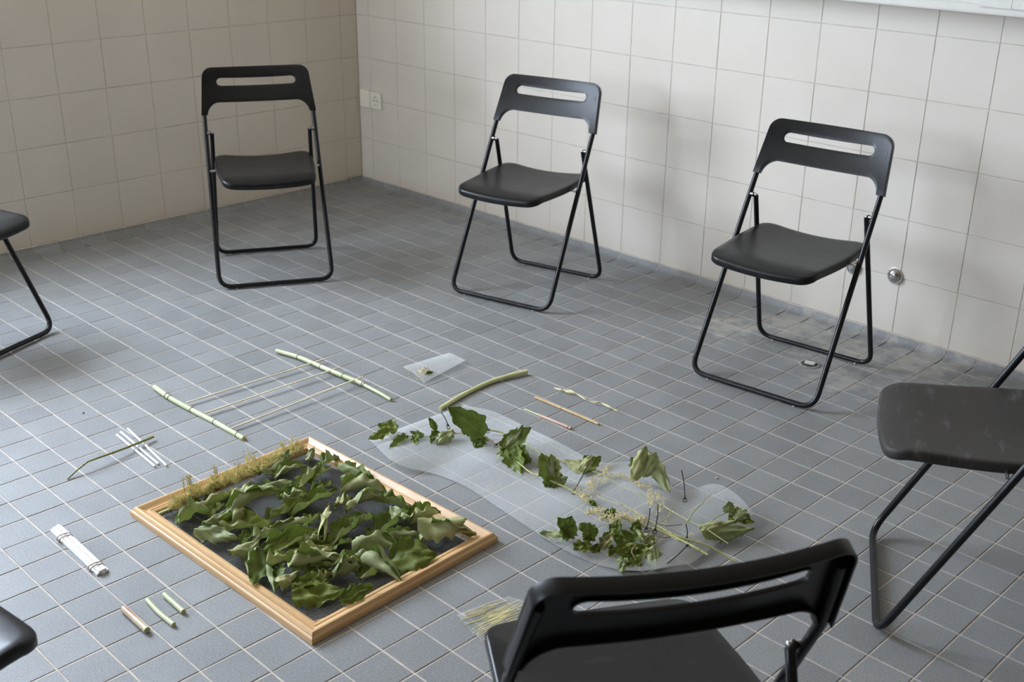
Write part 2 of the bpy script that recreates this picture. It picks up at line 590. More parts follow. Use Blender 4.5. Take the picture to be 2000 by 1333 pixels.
def wall_tiling(parent, side):
    """tiles of the wall: those the camera can see as objects, the rest as one part"""
    cache = {}
    rest = MB()
    length = ROOM_X if side == 'back' else -ROOM_Y
    first = X0 if side == 'back' else -Y0
    J = 0.0028
    edges = [0.0] + [first + WP * k for k in range(int((length - first) / WP) + 1)] + [length]
    zs = [ZB + WPZ * r for r in range(int((ROOM_Z - ZB) / WPZ) + 1)] + [ROOM_Z]
    for c in range(len(edges) - 1):
        a, b_ = edges[c] + J / 2, edges[c + 1] - J / 2
        for r in range(len(zs) - 1):
            z0, z1 = zs[r] + J / 2, zs[r + 1] - J / 2
            w, h = b_ - a, z1 - z0
            if w < 0.01 or h < 0.01:
                continue
            if side == 'left' and not (-a < WIN_Y0 or -b_ > WIN_Y1 or z0 > WIN_Z1 or z1 < WIN_Z0):
                continue
            key = (round(w, 4), round(h, 4))
            if key not in cache:
                V, F = tile_mesh('wall_tile', w, h, TT, 0.0011, 'wall_tile_glaze')
                cache[key] = (V, F, mesh_data('wall_tile', V, F, 'wall_tile_glaze'))
            V, F, me = cache[key]
            cx, cz = (a + b_) / 2, (z0 + z1) / 2
            out = RND.uniform(-0.0003, 0.0003)
            tilt = Euler((RND.uniform(-0.0025, 0.0025), RND.uniform(-0.0025, 0.0025), 0)).to_matrix()
            if side == 'back':
                loc = Vector((cx, out, cz))
                M = Matrix(((1, 0, 0), (0, 0, -1), (0, 1, 0))) @ tilt
            else:
                loc = Vector((out, -cx, cz))
                M = Matrix(((0, 0, 1), (1, 0, 0), (0, 1, 0))) @ tilt
            near = r < 7 and (cx < 3.9 if side == 'back' else cx < 2.05)
            if near:
                obj('wall_tile', me, parent, loc, M.to_euler())
            else:
                rest.add([loc + M @ Vector(v) for v in V], F)
    tag(rest.build('further_wall_tiles', 'wall_tile_glaze', parent), kind='stuff')


wall_tiling(wb, 'back')
wall_tiling(wl, 'left')

# cove tiles at the foot of both tiled walls: floor tiles whose edge turns up the wall
bb = empty('baseboard_back', (0, 0, 0), kind='structure')
bl = empty('baseboard_left', (0, 0, 0), kind='structure')
FJ = 0.0038


def cove_mesh(length, depth):
    prof = [(depth, -0.006), (depth, -0.001), (depth - 0.001, 0.0), (0.034, 0.0), (0.026, 0.0012), (0.018, 0.0045), (0.012, 0.0105), (0.0090, 0.0165), (0.0078, 0.0215), (0.0066, 0.0225), (0.0, 0.0225)]
    V, F = [], []
    for x in (-length / 2, length / 2):
        V += [(x, -d, z) for d, z in prof]
    n = len(prof)
    for i in range(n - 1):
        F.append((i, i + n, i + 1 + n, i + 1))
    V += [(-length / 2, 0, -0.006), (length / 2, 0, -0.006)]
    F.append(tuple(range(n)) + (2 * n,))
    F.append(tuple(reversed(range(n, 2 * n))) [:0] or tuple([2 * n + 1] + list(reversed(range(n, 2 * n)))))
    me = mesh_data('cove_tile', V, F, 'floor_tile_glaze', True)
    me.set_sharp_from_angle(angle=math.radians(40))
    return me


def cove_grout(name, parent, length, rot, loc):
    prof = [(0.090, -0.0016), (0.034, -0.0016), (0.026, -0.0002), (0.018, 0.0030), (0.011, 0.0088), (0.0078, 0.0150), (0.0062, 0.0210), (0.0050, 0.0240), (0.0, 0.0242)]
    V = [(x, -d, z) for x in (-length / 2, length / 2) for d, z in prof]
    n = len(prof)
    F = [(i, i + n, i + 1 + n, i + 1) for i in range(n - 1)]
    obj(name, mesh_data(name, V, F, 'floor_grout', True), parent, loc, rot)


cove_grout('cove_grout', bb, 4.1, (0, 0, 0), (2.05, 0, 0))
cove_grout('cove_grout', bl, 2.7, (0, 0, math.pi / 2), (0, Y0 - 1.35, 0))
DB, DL = -Y0 - FJ / 2, X0 - FJ / 2
cb_corner, cb = cove_mesh(X0 - FJ / 2, DB), cove_mesh(FP - FJ, DB)
cl = cove_mesh(FP - FJ, DL)
obj('cove_tile', cb_corner, bb, ((X0 - FJ / 2) / 2, 0, 0))
for i in range(40):
    obj('cove_tile', cb, bb, (X0 + FP * (i + 0.5), 0, RND.uniform(-0.0004, 0.0004)))
obj('cove_tile', cove_mesh(-Y0 - FJ / 2, 0.040), bl, (0, Y0 / 2 + FJ / 4, -0.0003), (0, 0, math.pi / 2))
for j in range(27):
    obj('cove_tile', cl, bl, (0, Y0 - FP * (j + 0.5), RND.uniform(-0.0004, 0.0004)), (0, 0, math.pi / 2))

# floor tiles: the 300 nearest in view as objects, the rest as one part
cells = []
nx, ny = int((ROOM_X - X0) / FP), int((-ROOM_Y + Y0) / FP)
inv = R3.transposed()
for i in range(nx):
    for j in range(ny):
        c = Vector((X0 + FP * (i + 0.5), Y0 - FP * (j + 0.5), 0))
        q = inv @ (c - CAM_LOC)
        inview = False
        if q.z < -0.1:
            u, v = IMG_W / 2 + FPX * q.x / -q.z, IMG_H / 2 - FPX * q.y / -q.z
            inview = -20 < u < IMG_W + 20 and -20 < v < IMG_H + 20
        cells.append((0 if inview else 1, (c - CAM_LOC).length, c))
cells.sort(key=lambda t: (t[0], t[1]))
TV, TF = tile_mesh('floor_tile', FP - FJ, FP - FJ, 0.006, 0.0011, 'floor_tile_glaze')
tme = mesh_data('floor_tile', TV, TF, 'floor_tile_glaze')
rest = MB()
for k, (_, _, c) in enumerate(cells):
    e = Euler((RND.uniform(-0.004, 0.004), RND.uniform(-0.004, 0.004), RND.uniform(-0.004, 0.004)))
    loc = c + Vector((RND.uniform(-0.0004, 0.0004), RND.uniform(-0.0004, 0.0004), RND.uniform(-0.0005, 0.0)))
    if k < 300:
        obj('floor_tile', tme, floor, loc, e)
    else:
        M = e.to_matrix()
        rest.add([loc + M @ Vector(v) for v in TV], TF)
tag(rest.build('further_floor_tiles', 'floor_tile_glaze', floor), kind='stuff')

# white cable trunking along the back wall, with an outlet plate at its right
tr = empty('trim_1', (3.0, 0, 1.0945), kind='structure')
MB().bevel_box(-2.2, 2.9, -0.100, 0.001, 0.0025, 0.1300, 0.004).build('trunking_body', 'white_plastic', tr, loc=(0, 0, 0))
MB().bevel_box(-2.2, 2.9, -0.1030, -0.098, 0.0285, 0.1100, 0.0012).build('trunking_lid', 'white_plastic', tr, loc=(0, 0, 0))
op = MB().bevel_box(0.053, 0.230, -0.1080, -0.100, 0.0225, 0.1110, 0.002).build('outlet_plate', 'white_plastic', tr, loc=(0, 0, 0))
MB().box(0.150, 0.1515, -0.1085, -0.105, 0.023, 0.1105).build('plate_joint', 'wall_grout', op, loc=(0, 0, 0))
MB().lathe([(0.021, 0.0), (0.021, 0.0035), (0.0185, 0.0038), (0.0180, 0.0015)], 24, '-y', (0.105, -0.1065, 0.0660)).build('socket_well', 'white_plastic', op, loc=(0, 0, 0), smooth=True)
for dx in (-0.008, 0.008):
    MB().lathe([(0.003, 0.0), (0.003, 0.004)], 12, '-y', (0.105 + dx, -0.106, 0.0660)).build('pin_hole', 'dark_slot', op, loc=(0, 0, 0))

# wall socket in the corner
so = empty('wall_socket', (0.097, 0, 0.4185), label='cream double wall socket plate in the tiled room corner', cat='wall socket')
MB().bevel_box(-0.081, -0.001, -0.0125, 0.0, -0.0405, 0.0405, 0.003).build('blank_cover', 'cream_plastic', so, loc=(0, 0, 0), smooth=True)
fp_ = MB().bevel_box(0.0, 0.081, -0.0105, 0.0, -0.0405, 0.0405, 0.003).build('socket_plate', 'cream_plastic', so, loc=(0, 0, 0), smooth=True)
MB().lathe([(0.0240, 0.010), (0.0240, 0.0135), (0.0220, 0.0135), (0.0200, 0.0112)], 32, '-y', (0.0405, 0, 0)).build('socket_rim', 'cream_plastic', fp_, loc=(0, 0, 0), smooth=True)
for dx in (-0.0095, 0.0095):
    MB().lathe([(0.0032, 0.0108), (0.0032, 0.0118)], 12, '-y', (0.0405 + dx, 0, 0)).build('pin_hole', 'dark_slot', fp_, loc=(0, 0, 0))
for dz in (-0.019, 0.019):
    MB().box(0.037, 0.044, -0.0140, -0.011, dz - 0.002, dz + 0.002).build('earth_clip', 'steel', fp_, loc=(0, 0, 0))

# chrome blanking domes over two capped pipes
for x, z, lab in ((2.875, 0.2245, 'round chrome pipe cap on the wall right of the chair legs, fully visible'),
                  (2.722, 0.2185, 'round chrome pipe cap on the wall half hidden behind the chair seat')):
    t = empty('pipe_cap', (x, 0, z), label=lab, cat='pipe cap', group='chrome pipe caps')
    MB().lathe([(0.0275, 0.0), (0.0275, 0.003), (0.0262, 0.0055), (0.0235, 0.0105), (0.019, 0.0150), (0.013, 0.0180), (0.006, 0.0194), (0.0004, 0.0197)], 32, '-y').build('dome', 'chrome', t, loc=(0, 0, 0), smooth=True)
    MB().lathe([(0.0290, -0.002), (0.0290, 0.0016), (0.0275, 0.0022)], 32, '-y').build('seal_ring', 'steel', t, loc=(0, 0, 0), smooth=True)

# open drain stub in the floor under the third chair
dr = empty('floor_drain', (2.815, -0.387, 0), label='small open pipe stub in the floor with a white plug inside', cat='drain')
MB().lathe([(0.036, 0.0003), (0.034, 0.0020), (0.029, 0.0032), (0.0262, 0.0024), (0.0255, 0.0008)], 28).build('collar', 'cement', dr, loc=(0, 0, 0), smooth=True)
MB().lathe([(0.0262, 0.0006), (0.0262, 0.0017)], 28).build('hole', 'dark_slot', dr, loc=(0, 0, 0))
pm = MB().bevel_box(-0.017, 0.017, -0.009, 0.009, 0.0015, 0.0085, 0.002).build('plug', 'white_plastic', dr, loc=(0, 0, 0))
pm.rotation_euler = (0, 0, 0.25)


# ------------------------------------------------------------------ folding chairs
TZ = 0.0112         # height of the tube centre over the floor


def seat_mesh():
    n = 72
    zf, zb = 0.4270, 0.4330
    y0, y1 = -0.030, 0.340
    outline = []
    # corner points with individual radii, counter-clockwise from above
    corners = [((-0.166, y0), 0.038), ((0.166, y0), 0.038), ((0.1865, 0.20), 0.12), ((0.176, y1), 0.055), ((-0.176, y1), 0.055), ((-0.1865, 0.20), 0.12)]
    m = len(corners)
    for i, ((cx, cy), r) in enumerate(corners):
        a, b_, c = Vector((*corners[i - 1][0], 0)), Vector((cx, cy, 0)), Vector((*corners[(i + 1) % m][0], 0))
        d1, d2 = (a - b_).normalized(), (c - b_).normalized()
        r = min(r, 0.45 * min((a - b_).length, (c - b_).length))
        for k in range(9):
            t = k / 8
            outline.append((b_ + d1 * r) * (1 - t) ** 2 + b_ * 2 * t * (1 - t) + (b_ + d2 * r) * t * t)
    # resample long straight stretches
    pts = []
    for i, p in enumerate(outline):
        q = outline[(i + 1) % len(outline)]
        k = max(1, int((q - p).length / 0.02))
        for s in range(k):
            pts.append(p.lerp(q, s / k))
    # front edge bulges forward, back edge is hollow
    for p in pts:
        if p.y < y0 + 0.02:
            p.y -= 0.012 * (1 - (p.x / 0.166) ** 2) * max(0, 1 - (p.y - y0) / 0.02)
        if p.y > y1 - 0.02:
            p.y -= 0.008 * (1 - (p.x / 0.176) ** 2)
    n = len(pts)
    cen = Vector((0, 0.165, 0))

    def top(p):
        f = (p.y - y0) / (y1 - y0)
        dish = 0.014 * min(1.0, abs(p.x) / 0.18) ** 2 * (0.35 + 0.65 * f) - 0.006 * math.sin(math.pi * min(1, max(0, f)))
        return zf + (zb - zf) * f - 0.008 + dish - 0.010 * max(0, 0.12 - f) / 0.12
    rings = [(0.94, -0.0215), (0.985, -0.0235), (1.0, -0.0195), (1.0, -0.006), (0.992, -0.0018), (0.975, 0.0), (0.9, 0.0), (0.75, 0.0), (0.55, 0.0), (0.3, 0.0)]
    V, F = [], []
    for s, dz in rings:
        for p in pts:
            q = cen + (p - cen) * s
            V.append((q.x, q.y, top(q) + dz))
    V.append((cen.x, cen.y, top(cen)))
    V.append((cen.x, cen.y, top(cen) - 0.0215))
    for r in range(len(rings) - 1):
        for k in range(n):
            k2 = (k + 1) % n
            F.append((r * n + k, r * n + k2, (r + 1) * n + k2, (r + 1) * n + k))
    l = len(rings) - 1
    for k in range(n):
        k2 = (k + 1) % n
        F.append((l * n + k, l * n + k2, len(V) - 2))
        F.append((k2, k, len(V) - 1))
    me = mesh_data('seat', V, F, 'seat_plastic', True)
    return me


def backrest_mesh():
    pb, t = Vector((0.2045, 0.3005, 0.5939)), Vector((0.1950, 0.3686, 0.7638))
    e = Vector((0, t.y - pb.y, t.z - pb.z))
    H = e.length
    e.normalize()
    nb = Vector((0, e.z, -e.y))                     # towards the back
    WH = 0.1955
    SL, S0, S1 = 0.143, H - 0.0735, H - 0.0425      # slot half-length, lower and upper edge
    SR = (S1 - S0) / 2
    SM = (S0 + S1) / 2
    PL = 0.048                                      # lower edge of the panel above pb
    legw = 0.021

    def top(s):
        a, r = abs(s), 0.032
        h = H - 0.006 * (a / WH) ** 2
        if a > WH - r:
            d = a - (WH - r)
            h -= r - math.sqrt(max(0, r * r - d * d))
        return h

    def low(s):
        a = abs(s)
        inner = WH - legw
        rx, ry = 0.040, 0.050
        base = PL + 0.000
        if a >= inner:
            return 0.0
        if a > inner - rx:
            d = (a - (inner - rx)) / rx
            return base - ry * (1 - math.sqrt(max(0, 1 - d * d)))
        return base

    def slot(s):
        a = abs(s)
        if a >= SL:
            return SM, SM
        if a > SL - SR:
            d = a - (SL - SR)
            k = math.sqrt(max(0, SR * SR - d * d))
            return SM - k, SM + k
        return S0, S1

    half = [0, .02, .04, .06, .08, .10, .115, .127]
    half += [SL - SR + SR * math.sin(x * math.pi / 12) for x in range(1, 7)]
    inner = WH - legw
    half += [inner - 0.040 + 0.040 * math.sin(x * math.pi / 20) for x in range(2, 10)]
    half += [inner - 0.0004, inner + 0.0002]
    half += [WH - 0.032 + 0.032 * math.sin(x * math.pi / 16) for x in (2, 3, 4, 5, 6, 6.7, 7.3, 7.7, 8)]
    half = sorted(set(round(h, 5) for h in half))
    cols = [-h for h in reversed(half) if h > 0] + half
    NA, NB = 5, 3
    V, F = [], []

    def place(s, h, back=0.0):
        w = s * (1 + 0.095 * (1 - h / H))
        dep = 0.024 * (1 - (s / WH) ** 2) * min(1, 0.25 + h / H)
        p = Vector((w, pb.y, pb.z)) + e * h + nb * (dep + back - 0.010)
        V.append(p)
        return len(V) - 1
    A, B = [], []
    for s in cols:
        lo, (sa, sb), tp = low(s), slot(s), top(s)
        if sa <= lo:
            sa = sb = (lo + tp) / 2
        ca = [place(s, lo + (sa - lo) * k / NA) for k in range(NA + 1)]
        if sb - sa < 1e-6:
            cb_ = [ca[-1]] + [place(s, sb + (tp - sb) * k / NB) for k in range(1, NB + 1)]
        else:
            cb_ = [place(s, sb + (tp - sb) * k / NB) for k in range(NB + 1)]
        A.append(ca)
        B.append(cb_)
    for c in range(len(cols) - 1):
        for k in range(NA):
            F.append((A[c][k], A[c + 1][k], A[c + 1][k + 1], A[c][k + 1]))
        for k in range(NB):
            F.append((B[c][k], B[c + 1][k], B[c + 1][k + 1], B[c][k + 1]))
    # flanges that turn back along the outline, the arch and the slot
    hstart = {}

    def flange(loop, depth, closed=False):
        base = len(V)
        for i in loop:
            V.append(V[i] + nb * depth)
        m = len(loop)
        for i in range(m if closed else m - 1):
            j = (i + 1) % m
            F.append((loop[i], loop[j], base + j, base + i))
    outer = [A[0][k] for k in range(NA + 1)] + [B[0][k] for k in range(1, NB + 1)] + [B[c][NB] for c in range(1, len(cols))] + \
            [B[-1][k] for k in range(NB - 1, 0, -1)] + [A[-1][k] for k in range(NA, -1, -1)]
    flange(outer, 0.0215)
    flange([A[c][0] for c in range(len(cols) - 1, -1, -1)], 0.0135)
    sl = [c for c, s in enumerate(cols) if abs(s) < SL - 1e-6]
    ring = [A[c][NA] for c in range(sl[0] - 1, sl[-1] + 2)] + [B[c][0] for c in range(sl[-1], sl[0] - 1, -1)]
    flange(ring, 0.0065, True)
    me = mesh_data('backrest', V, F, 'black_plastic', True)
    bm = bmesh.new()
    bm.from_mesh(me)
    bmesh.ops.remove_doubles(bm, verts=bm.verts, dist=0.00005)
    bmesh.ops.recalc_face_normals(bm, faces=bm.faces)
    f0 = min(bm.faces, key=lambda f: (f.calc_center_median() - Vector((0.05, 0.36, 0.66))).length)
    if f0.normal.y > 0:
        bmesh.ops.reverse_faces(bm, faces=bm.faces)
    bm.to_mesh(me)
    bm.free()
    return me


def chair_master():
    root = empty('folding_chair', (0, 0, 0))
    s = obj('seat', seat_mesh(), root)
    b = obj('backrest', backrest_mesh(), root)
    sm = b.modifiers.new('thickness', 'SOLIDIFY')
    sm.thickness = 0.0030
    sm.offset = -1
    bv = b.modifiers.new('soft_edges', 'BEVEL')
    bv.width, bv.segments, bv.limit_method, bv.angle_limit = 0.0016, 2, 'ANGLE', math.radians(55)
    pts = [(-0.2041, 0.3005, 0.5939), (-0.2102, 0, TZ), (0.2102, 0, TZ), (0.2041, 0.3005, 0.5939)]
    path = [Vector((-0.1875, 0.3500, 0.7150)), Vector((-0.1960, 0.3260, 0.6560))] + fillet(pts, 0.050, 9) + [Vector((0.1960, 0.3260, 0.6560)), Vector((0.1875, 0.3500, 0.7150))]
    MB().tube(path, 0.0084, 12).build('front_frame', 'black_enamel', root, smooth=True)
    top_l = [(-0.1925, 0.2630, 0.5345), (-0.1830, 0.2690, 0.5300), (-0.1845, 0.2850, 0.4750)]
    pts = top_l + [(-0.2, 0.4214, TZ), (0.2, 0.4214, TZ)] + [(-x, y, z) for x, y, z in reversed(top_l)]
    path = [Vector(top_l[0]), Vector(top_l[1])] + fillet([top_l[2], (-0.2, 0.4214, TZ), (0.2, 0.4214, TZ), (-top_l[2][0], *top_l[2][1:])], 0.048, 9) + [Vector((-top_l[1][0], *top_l[1][1:])), Vector((-top_l[0][0], *top_l[0][1:]))]
    MB().tube(path, 0.0080, 12).build('rear_frame', 'black_enamel', root, smooth=True)
    for sg in (-1, 1):
        MB().lathe([(0.0001, -0.011), (0.0050, -0.010), (0.0050, 0.010), (0.0030, 0.0115)], 14, 'x', (sg * 0.190, 0.2645, 0.5345)).build('pivot_rivet', 'steel', root, smooth=True)
        MB().tube([(sg * 0.170, 0.192, 0.4085), (sg * 0.203, 0.1905, 0.4060)], 0.0042, 10).build('seat_pin', 'steel', root, smooth=True)
        MB().tube([(sg * 0.168, 0.300, 0.4190), (sg * 0.190, 0.3000, 0.4190)], 0.0042, 10).build('seat_pin', 'steel', root, smooth=True)
        for yy in (0.0, 0.4214):
            MB().lathe([(0.0045, 0.0), (0.0050, 0.0012), (0.0045, 0.0050)], 12, 'z', (sg * 0.148, yy, 0)).build('foot', 'foot_plastic', root, smooth=True)
    return root


CHAIRS = [
    (1.0180, -1.2053, 60.96, 'black folding chair left of the corner socket, in front of the shadowed tiled wall'),
    (1.7242, -0.7266, 13.13, 'black folding chair right of the corner socket, middle of the three back chairs'),
    (2.8035, -0.7085, 4.99, 'black folding chair standing over the floor drain, beside the chrome pipe caps'),
    (3.5713, -1.3509, -59.9, 'black folding chair with dull scuffed seat, cut off by the right picture edge'),
    (3.5882, -2.3488, -120.8, 'black folding chair seen from behind, nearest the camera at the bottom'),
    (0.9650, -2.2102, 111.44, 'black folding chair at the left picture edge, one seat corner and leg visible'),
    (2.8830, -3.0200, 190.0, 'black folding chair in the bottom left picture corner, only a shiny seat corner visible'),
]
master = chair_master()
for i, (x, y, a, lab) in enumerate(CHAIRS):
    c = master if i == len(CHAIRS) - 1 else copy_tree(master)
    c.location = (x, y, 0)
    c.rotation_euler = (0, 0, math.radians(a))
    tag(c, lab, 'chair', 'folding chairs set in a circle')
    if i == 3:
        for ch in c.children:
            if ch.name.startswith('seat') and not ch.name.startswith('seat_pin'):
                ch.data = ch.data.copy()
                ch.data.materials[0] = MATS['scuffed_plastic']
                ch['label'] = 'worn grey-brown seat with pale scuff marks'


# ------------------------------------------------------------------ picture frame with net
FC = Vector((2.5130, -2.1260, 0))
FROT = math.radians(1.6)
FWx, FWy = 0.722, 0.546
frame = empty('picture_frame', FC, FROT, 'moulded light wooden picture frame lying on the floor, full of leaves', 'picture frame')
PROF = [(0.0, 0.0), (0.0, 0.0125), (0.0015, 0.0150), (0.0040, 0.0165), (0.0052, 0.0200), (0.0085, 0.0235), (0.0130, 0.0240), (0.0165, 0.0222),
        (0.0215, 0.0178), (0.0265, 0.0152), (0.0300, 0.0148), (0.0312, 0.0160), (0.0345, 0.0162), (0.0358, 0.0150), (0.0400, 0.0142), (0.0430, 0.0120), (0.0430, 0.0)]


def frame_rail(length, name):
    """mitred rail along local x, outer edge at y = 0, inner edge towards +y"""
    V, F = [], []
    n = len(PROF)
    NS = 2
    for x in (-1, 1):
        for d, z in PROF:
            V.append((x * (length / 2 - d), d, z))
    for i in range(n - 1):
        F.append((i, i + n, i + 1 + n, i + 1))
    F.append(tuple(range(n)))
    F.append(tuple(reversed(range(n, 2 * n))))
    F.append((n - 1, 2 * n - 1, n, 0))
    me = mesh_data(name, V, F, 'varnished_pine', True)
    me.set_sharp_from_angle(angle=math.radians(28))
    return me


rx, ry = frame_rail(FWx, 'rail'), frame_rail(FWy, 'rail')
obj('rail', rx, frame, (0, -FWy / 2, 0))
obj('rail', rx, frame, (0, FWy / 2, 0), (0, 0, math.pi))
obj('rail', ry, frame, (FWx / 2, 0, 0), (0, 0, math.pi / 2))
obj('rail', ry, frame, (-FWx / 2, 0, 0), (0, 0, -math.pi / 2))


def net_mesh(S, ns, nt, segs, segt, r):
    """threads of a woven net on the surface S(s, t): ns threads across, nt along"""
    m = MB()
    for i in range(ns + 1):
        s = i / ns
        m.tube([S(s, k / segt) for k in range(segt + 1)], r, 3, False)
    for j in range(nt + 1):
        t = j / nt
        m.tube([S(k / segs, t) + Vector((0, 0, r * 0.7)) for k in range(segs + 1)], r, 3, False)
    return m


def S_frame(s, t):
    x = -0.298 + 0.607 * s
    y = -0.222 + 0.440 * t
    z = 0.0055 + 0.004 * math.sin(6 * s + 2) * math.sin(4 * t + 1) + 0.0015 * math.sin(17 * s + 9 * t)
    return Vector((x, y, z))


gm = net_mesh(S_frame, 134, 98, 24, 18, 0.00068)
gn = gm.build('insect_net', 'grey_net', frame)
gn['label'] = 'grey woven net spanned inside the frame'


# ------------------------------------------------------------------ leaves
def leaf_data(L, W, curl_l, curl_r, bend, wrinkle, seed, shape='ovate', nu=22, nv=18, pw=1.35):
    rnd = random.Random(seed)
    ph = [rnd.uniform(0, 6.28) for _ in range(8)]
    V, F = [], []
    for i in range(nu + 1):
        u = i / nu
        if shape == 'ovate':
            w = (math.sin(math.pi * (0.10 + 0.90 * u) ** 0.82)) ** 0.75 if u < 1 else 0
        else:
            w = (math.sin(math.pi * (0.03 + 0.97 * u))) ** 0.8 if u < 1 else 0
        w = max(w, 0.02) * W / 2
        for j in range(nv + 1):
            v = -1 + 2 * j / nv
            edge = abs(v) ** 3
            ww = w * (1 + edge * (0.13 * math.sin(u * 24 + ph[0] + (3 if v > 0 else 0)) + rnd.uniform(-0.11, 0.11)))
            arc = v * ww
            tot = (curl_r if v > 0 else curl_l) * (1 + 0.35 * math.sin(3.1 * u + ph[1]))
            # flat near the midrib, rolling more and more towards the margin
            n, y, z, a = 6, 0.0, 0.0, 0.0
            for k in range(n):
                f = (k + 0.5) / n
                a = abs(tot) * (abs(v) * f) ** pw
                y += math.cos(a) * arc / n
                z += math.sin(a) * abs(arc) / n * (1 if tot > 0 else -1)
            x = u * L - L / 2
            z += bend * L * (1 - (2 * u - 1) ** 2)
            z += wrinkle * (math.sin(u * 9 + v * 3 + ph[2]) + 0.7 * math.sin(v * 7 - u * 6 + ph[3]) + 0.5 * math.sin(u * 19 + ph[4] - 5 * abs(v)))
            z += wrinkle * 1.5 * edge * math.sin(u * 15 + ph[6] + 2 * v)
            z -= 0.0022 * math.exp(-(v / 0.10) ** 2)
            z += 0.0009 * math.sin((u * 1.0 - 0.35 * abs(v)) * 44)
            y += 0.06 * L * math.sin(u * 2.6 + ph[5]) * 0.5
            V.append(Vector((x, y, z)))
    for i in range(nu):
        for j in range(nv):
            a = i * (nv + 1) + j
            F.append((a, a + nv + 1, a + nv + 2, a + 1))
    return V, F


def leaf_uv(me, nu=22, nv=18):
    lay = me.uv_layers.new(name='UVMap')
    for lp in me.loops:
        i, j = divmod(lp.vertex_index, nv + 1)
        lay.data[lp.index].uv = (i / nu, j / nv)


def leaf_obj(name, base, tip, W, normal, curl, bend, wrinkle, seed, parent=None, flip=False, zmin=None, shape='ovate', mat='dried_leaf', L=None, pw=1.35):
    base, tip = Vector(base), Vector(tip)
    ax = tip - base
    L = L or ax.length
    X = ax.normalized()
    Z = Vector(normal)
    Z = (Z - X * Z.dot(X)).normalized()
    if flip:
        Z = -Z
    Y = Z.cross(X)
    M = Matrix((X, Y, Z)).transposed()
    V, F = leaf_data(L, W, curl[0], curl[1], bend, wrinkle, seed, shape, pw=pw)
    V = [M @ v for v in V]
    c = (base + tip) / 2
    if zmin is not None:
        lo = min(v.z for v in V) + c.z
        c.z += zmin - lo
    me = mesh_data(name, V, F, mat, True)
    leaf_uv(me)
    porg = Vector((0, 0, 0)) if parent is None else Vector(parent.location)
    return obj(name, me, parent, c - porg)


# spine ends and breadth of every leaf heaped in the frame, as seen in the photograph
# (crop pixels of the frame region) kind: R rolled tube, H half rolled, O open, P pale underside up
def cr(x, y, z):
    return P(220 + x / 2.564, 820 + y / 2.564, z)


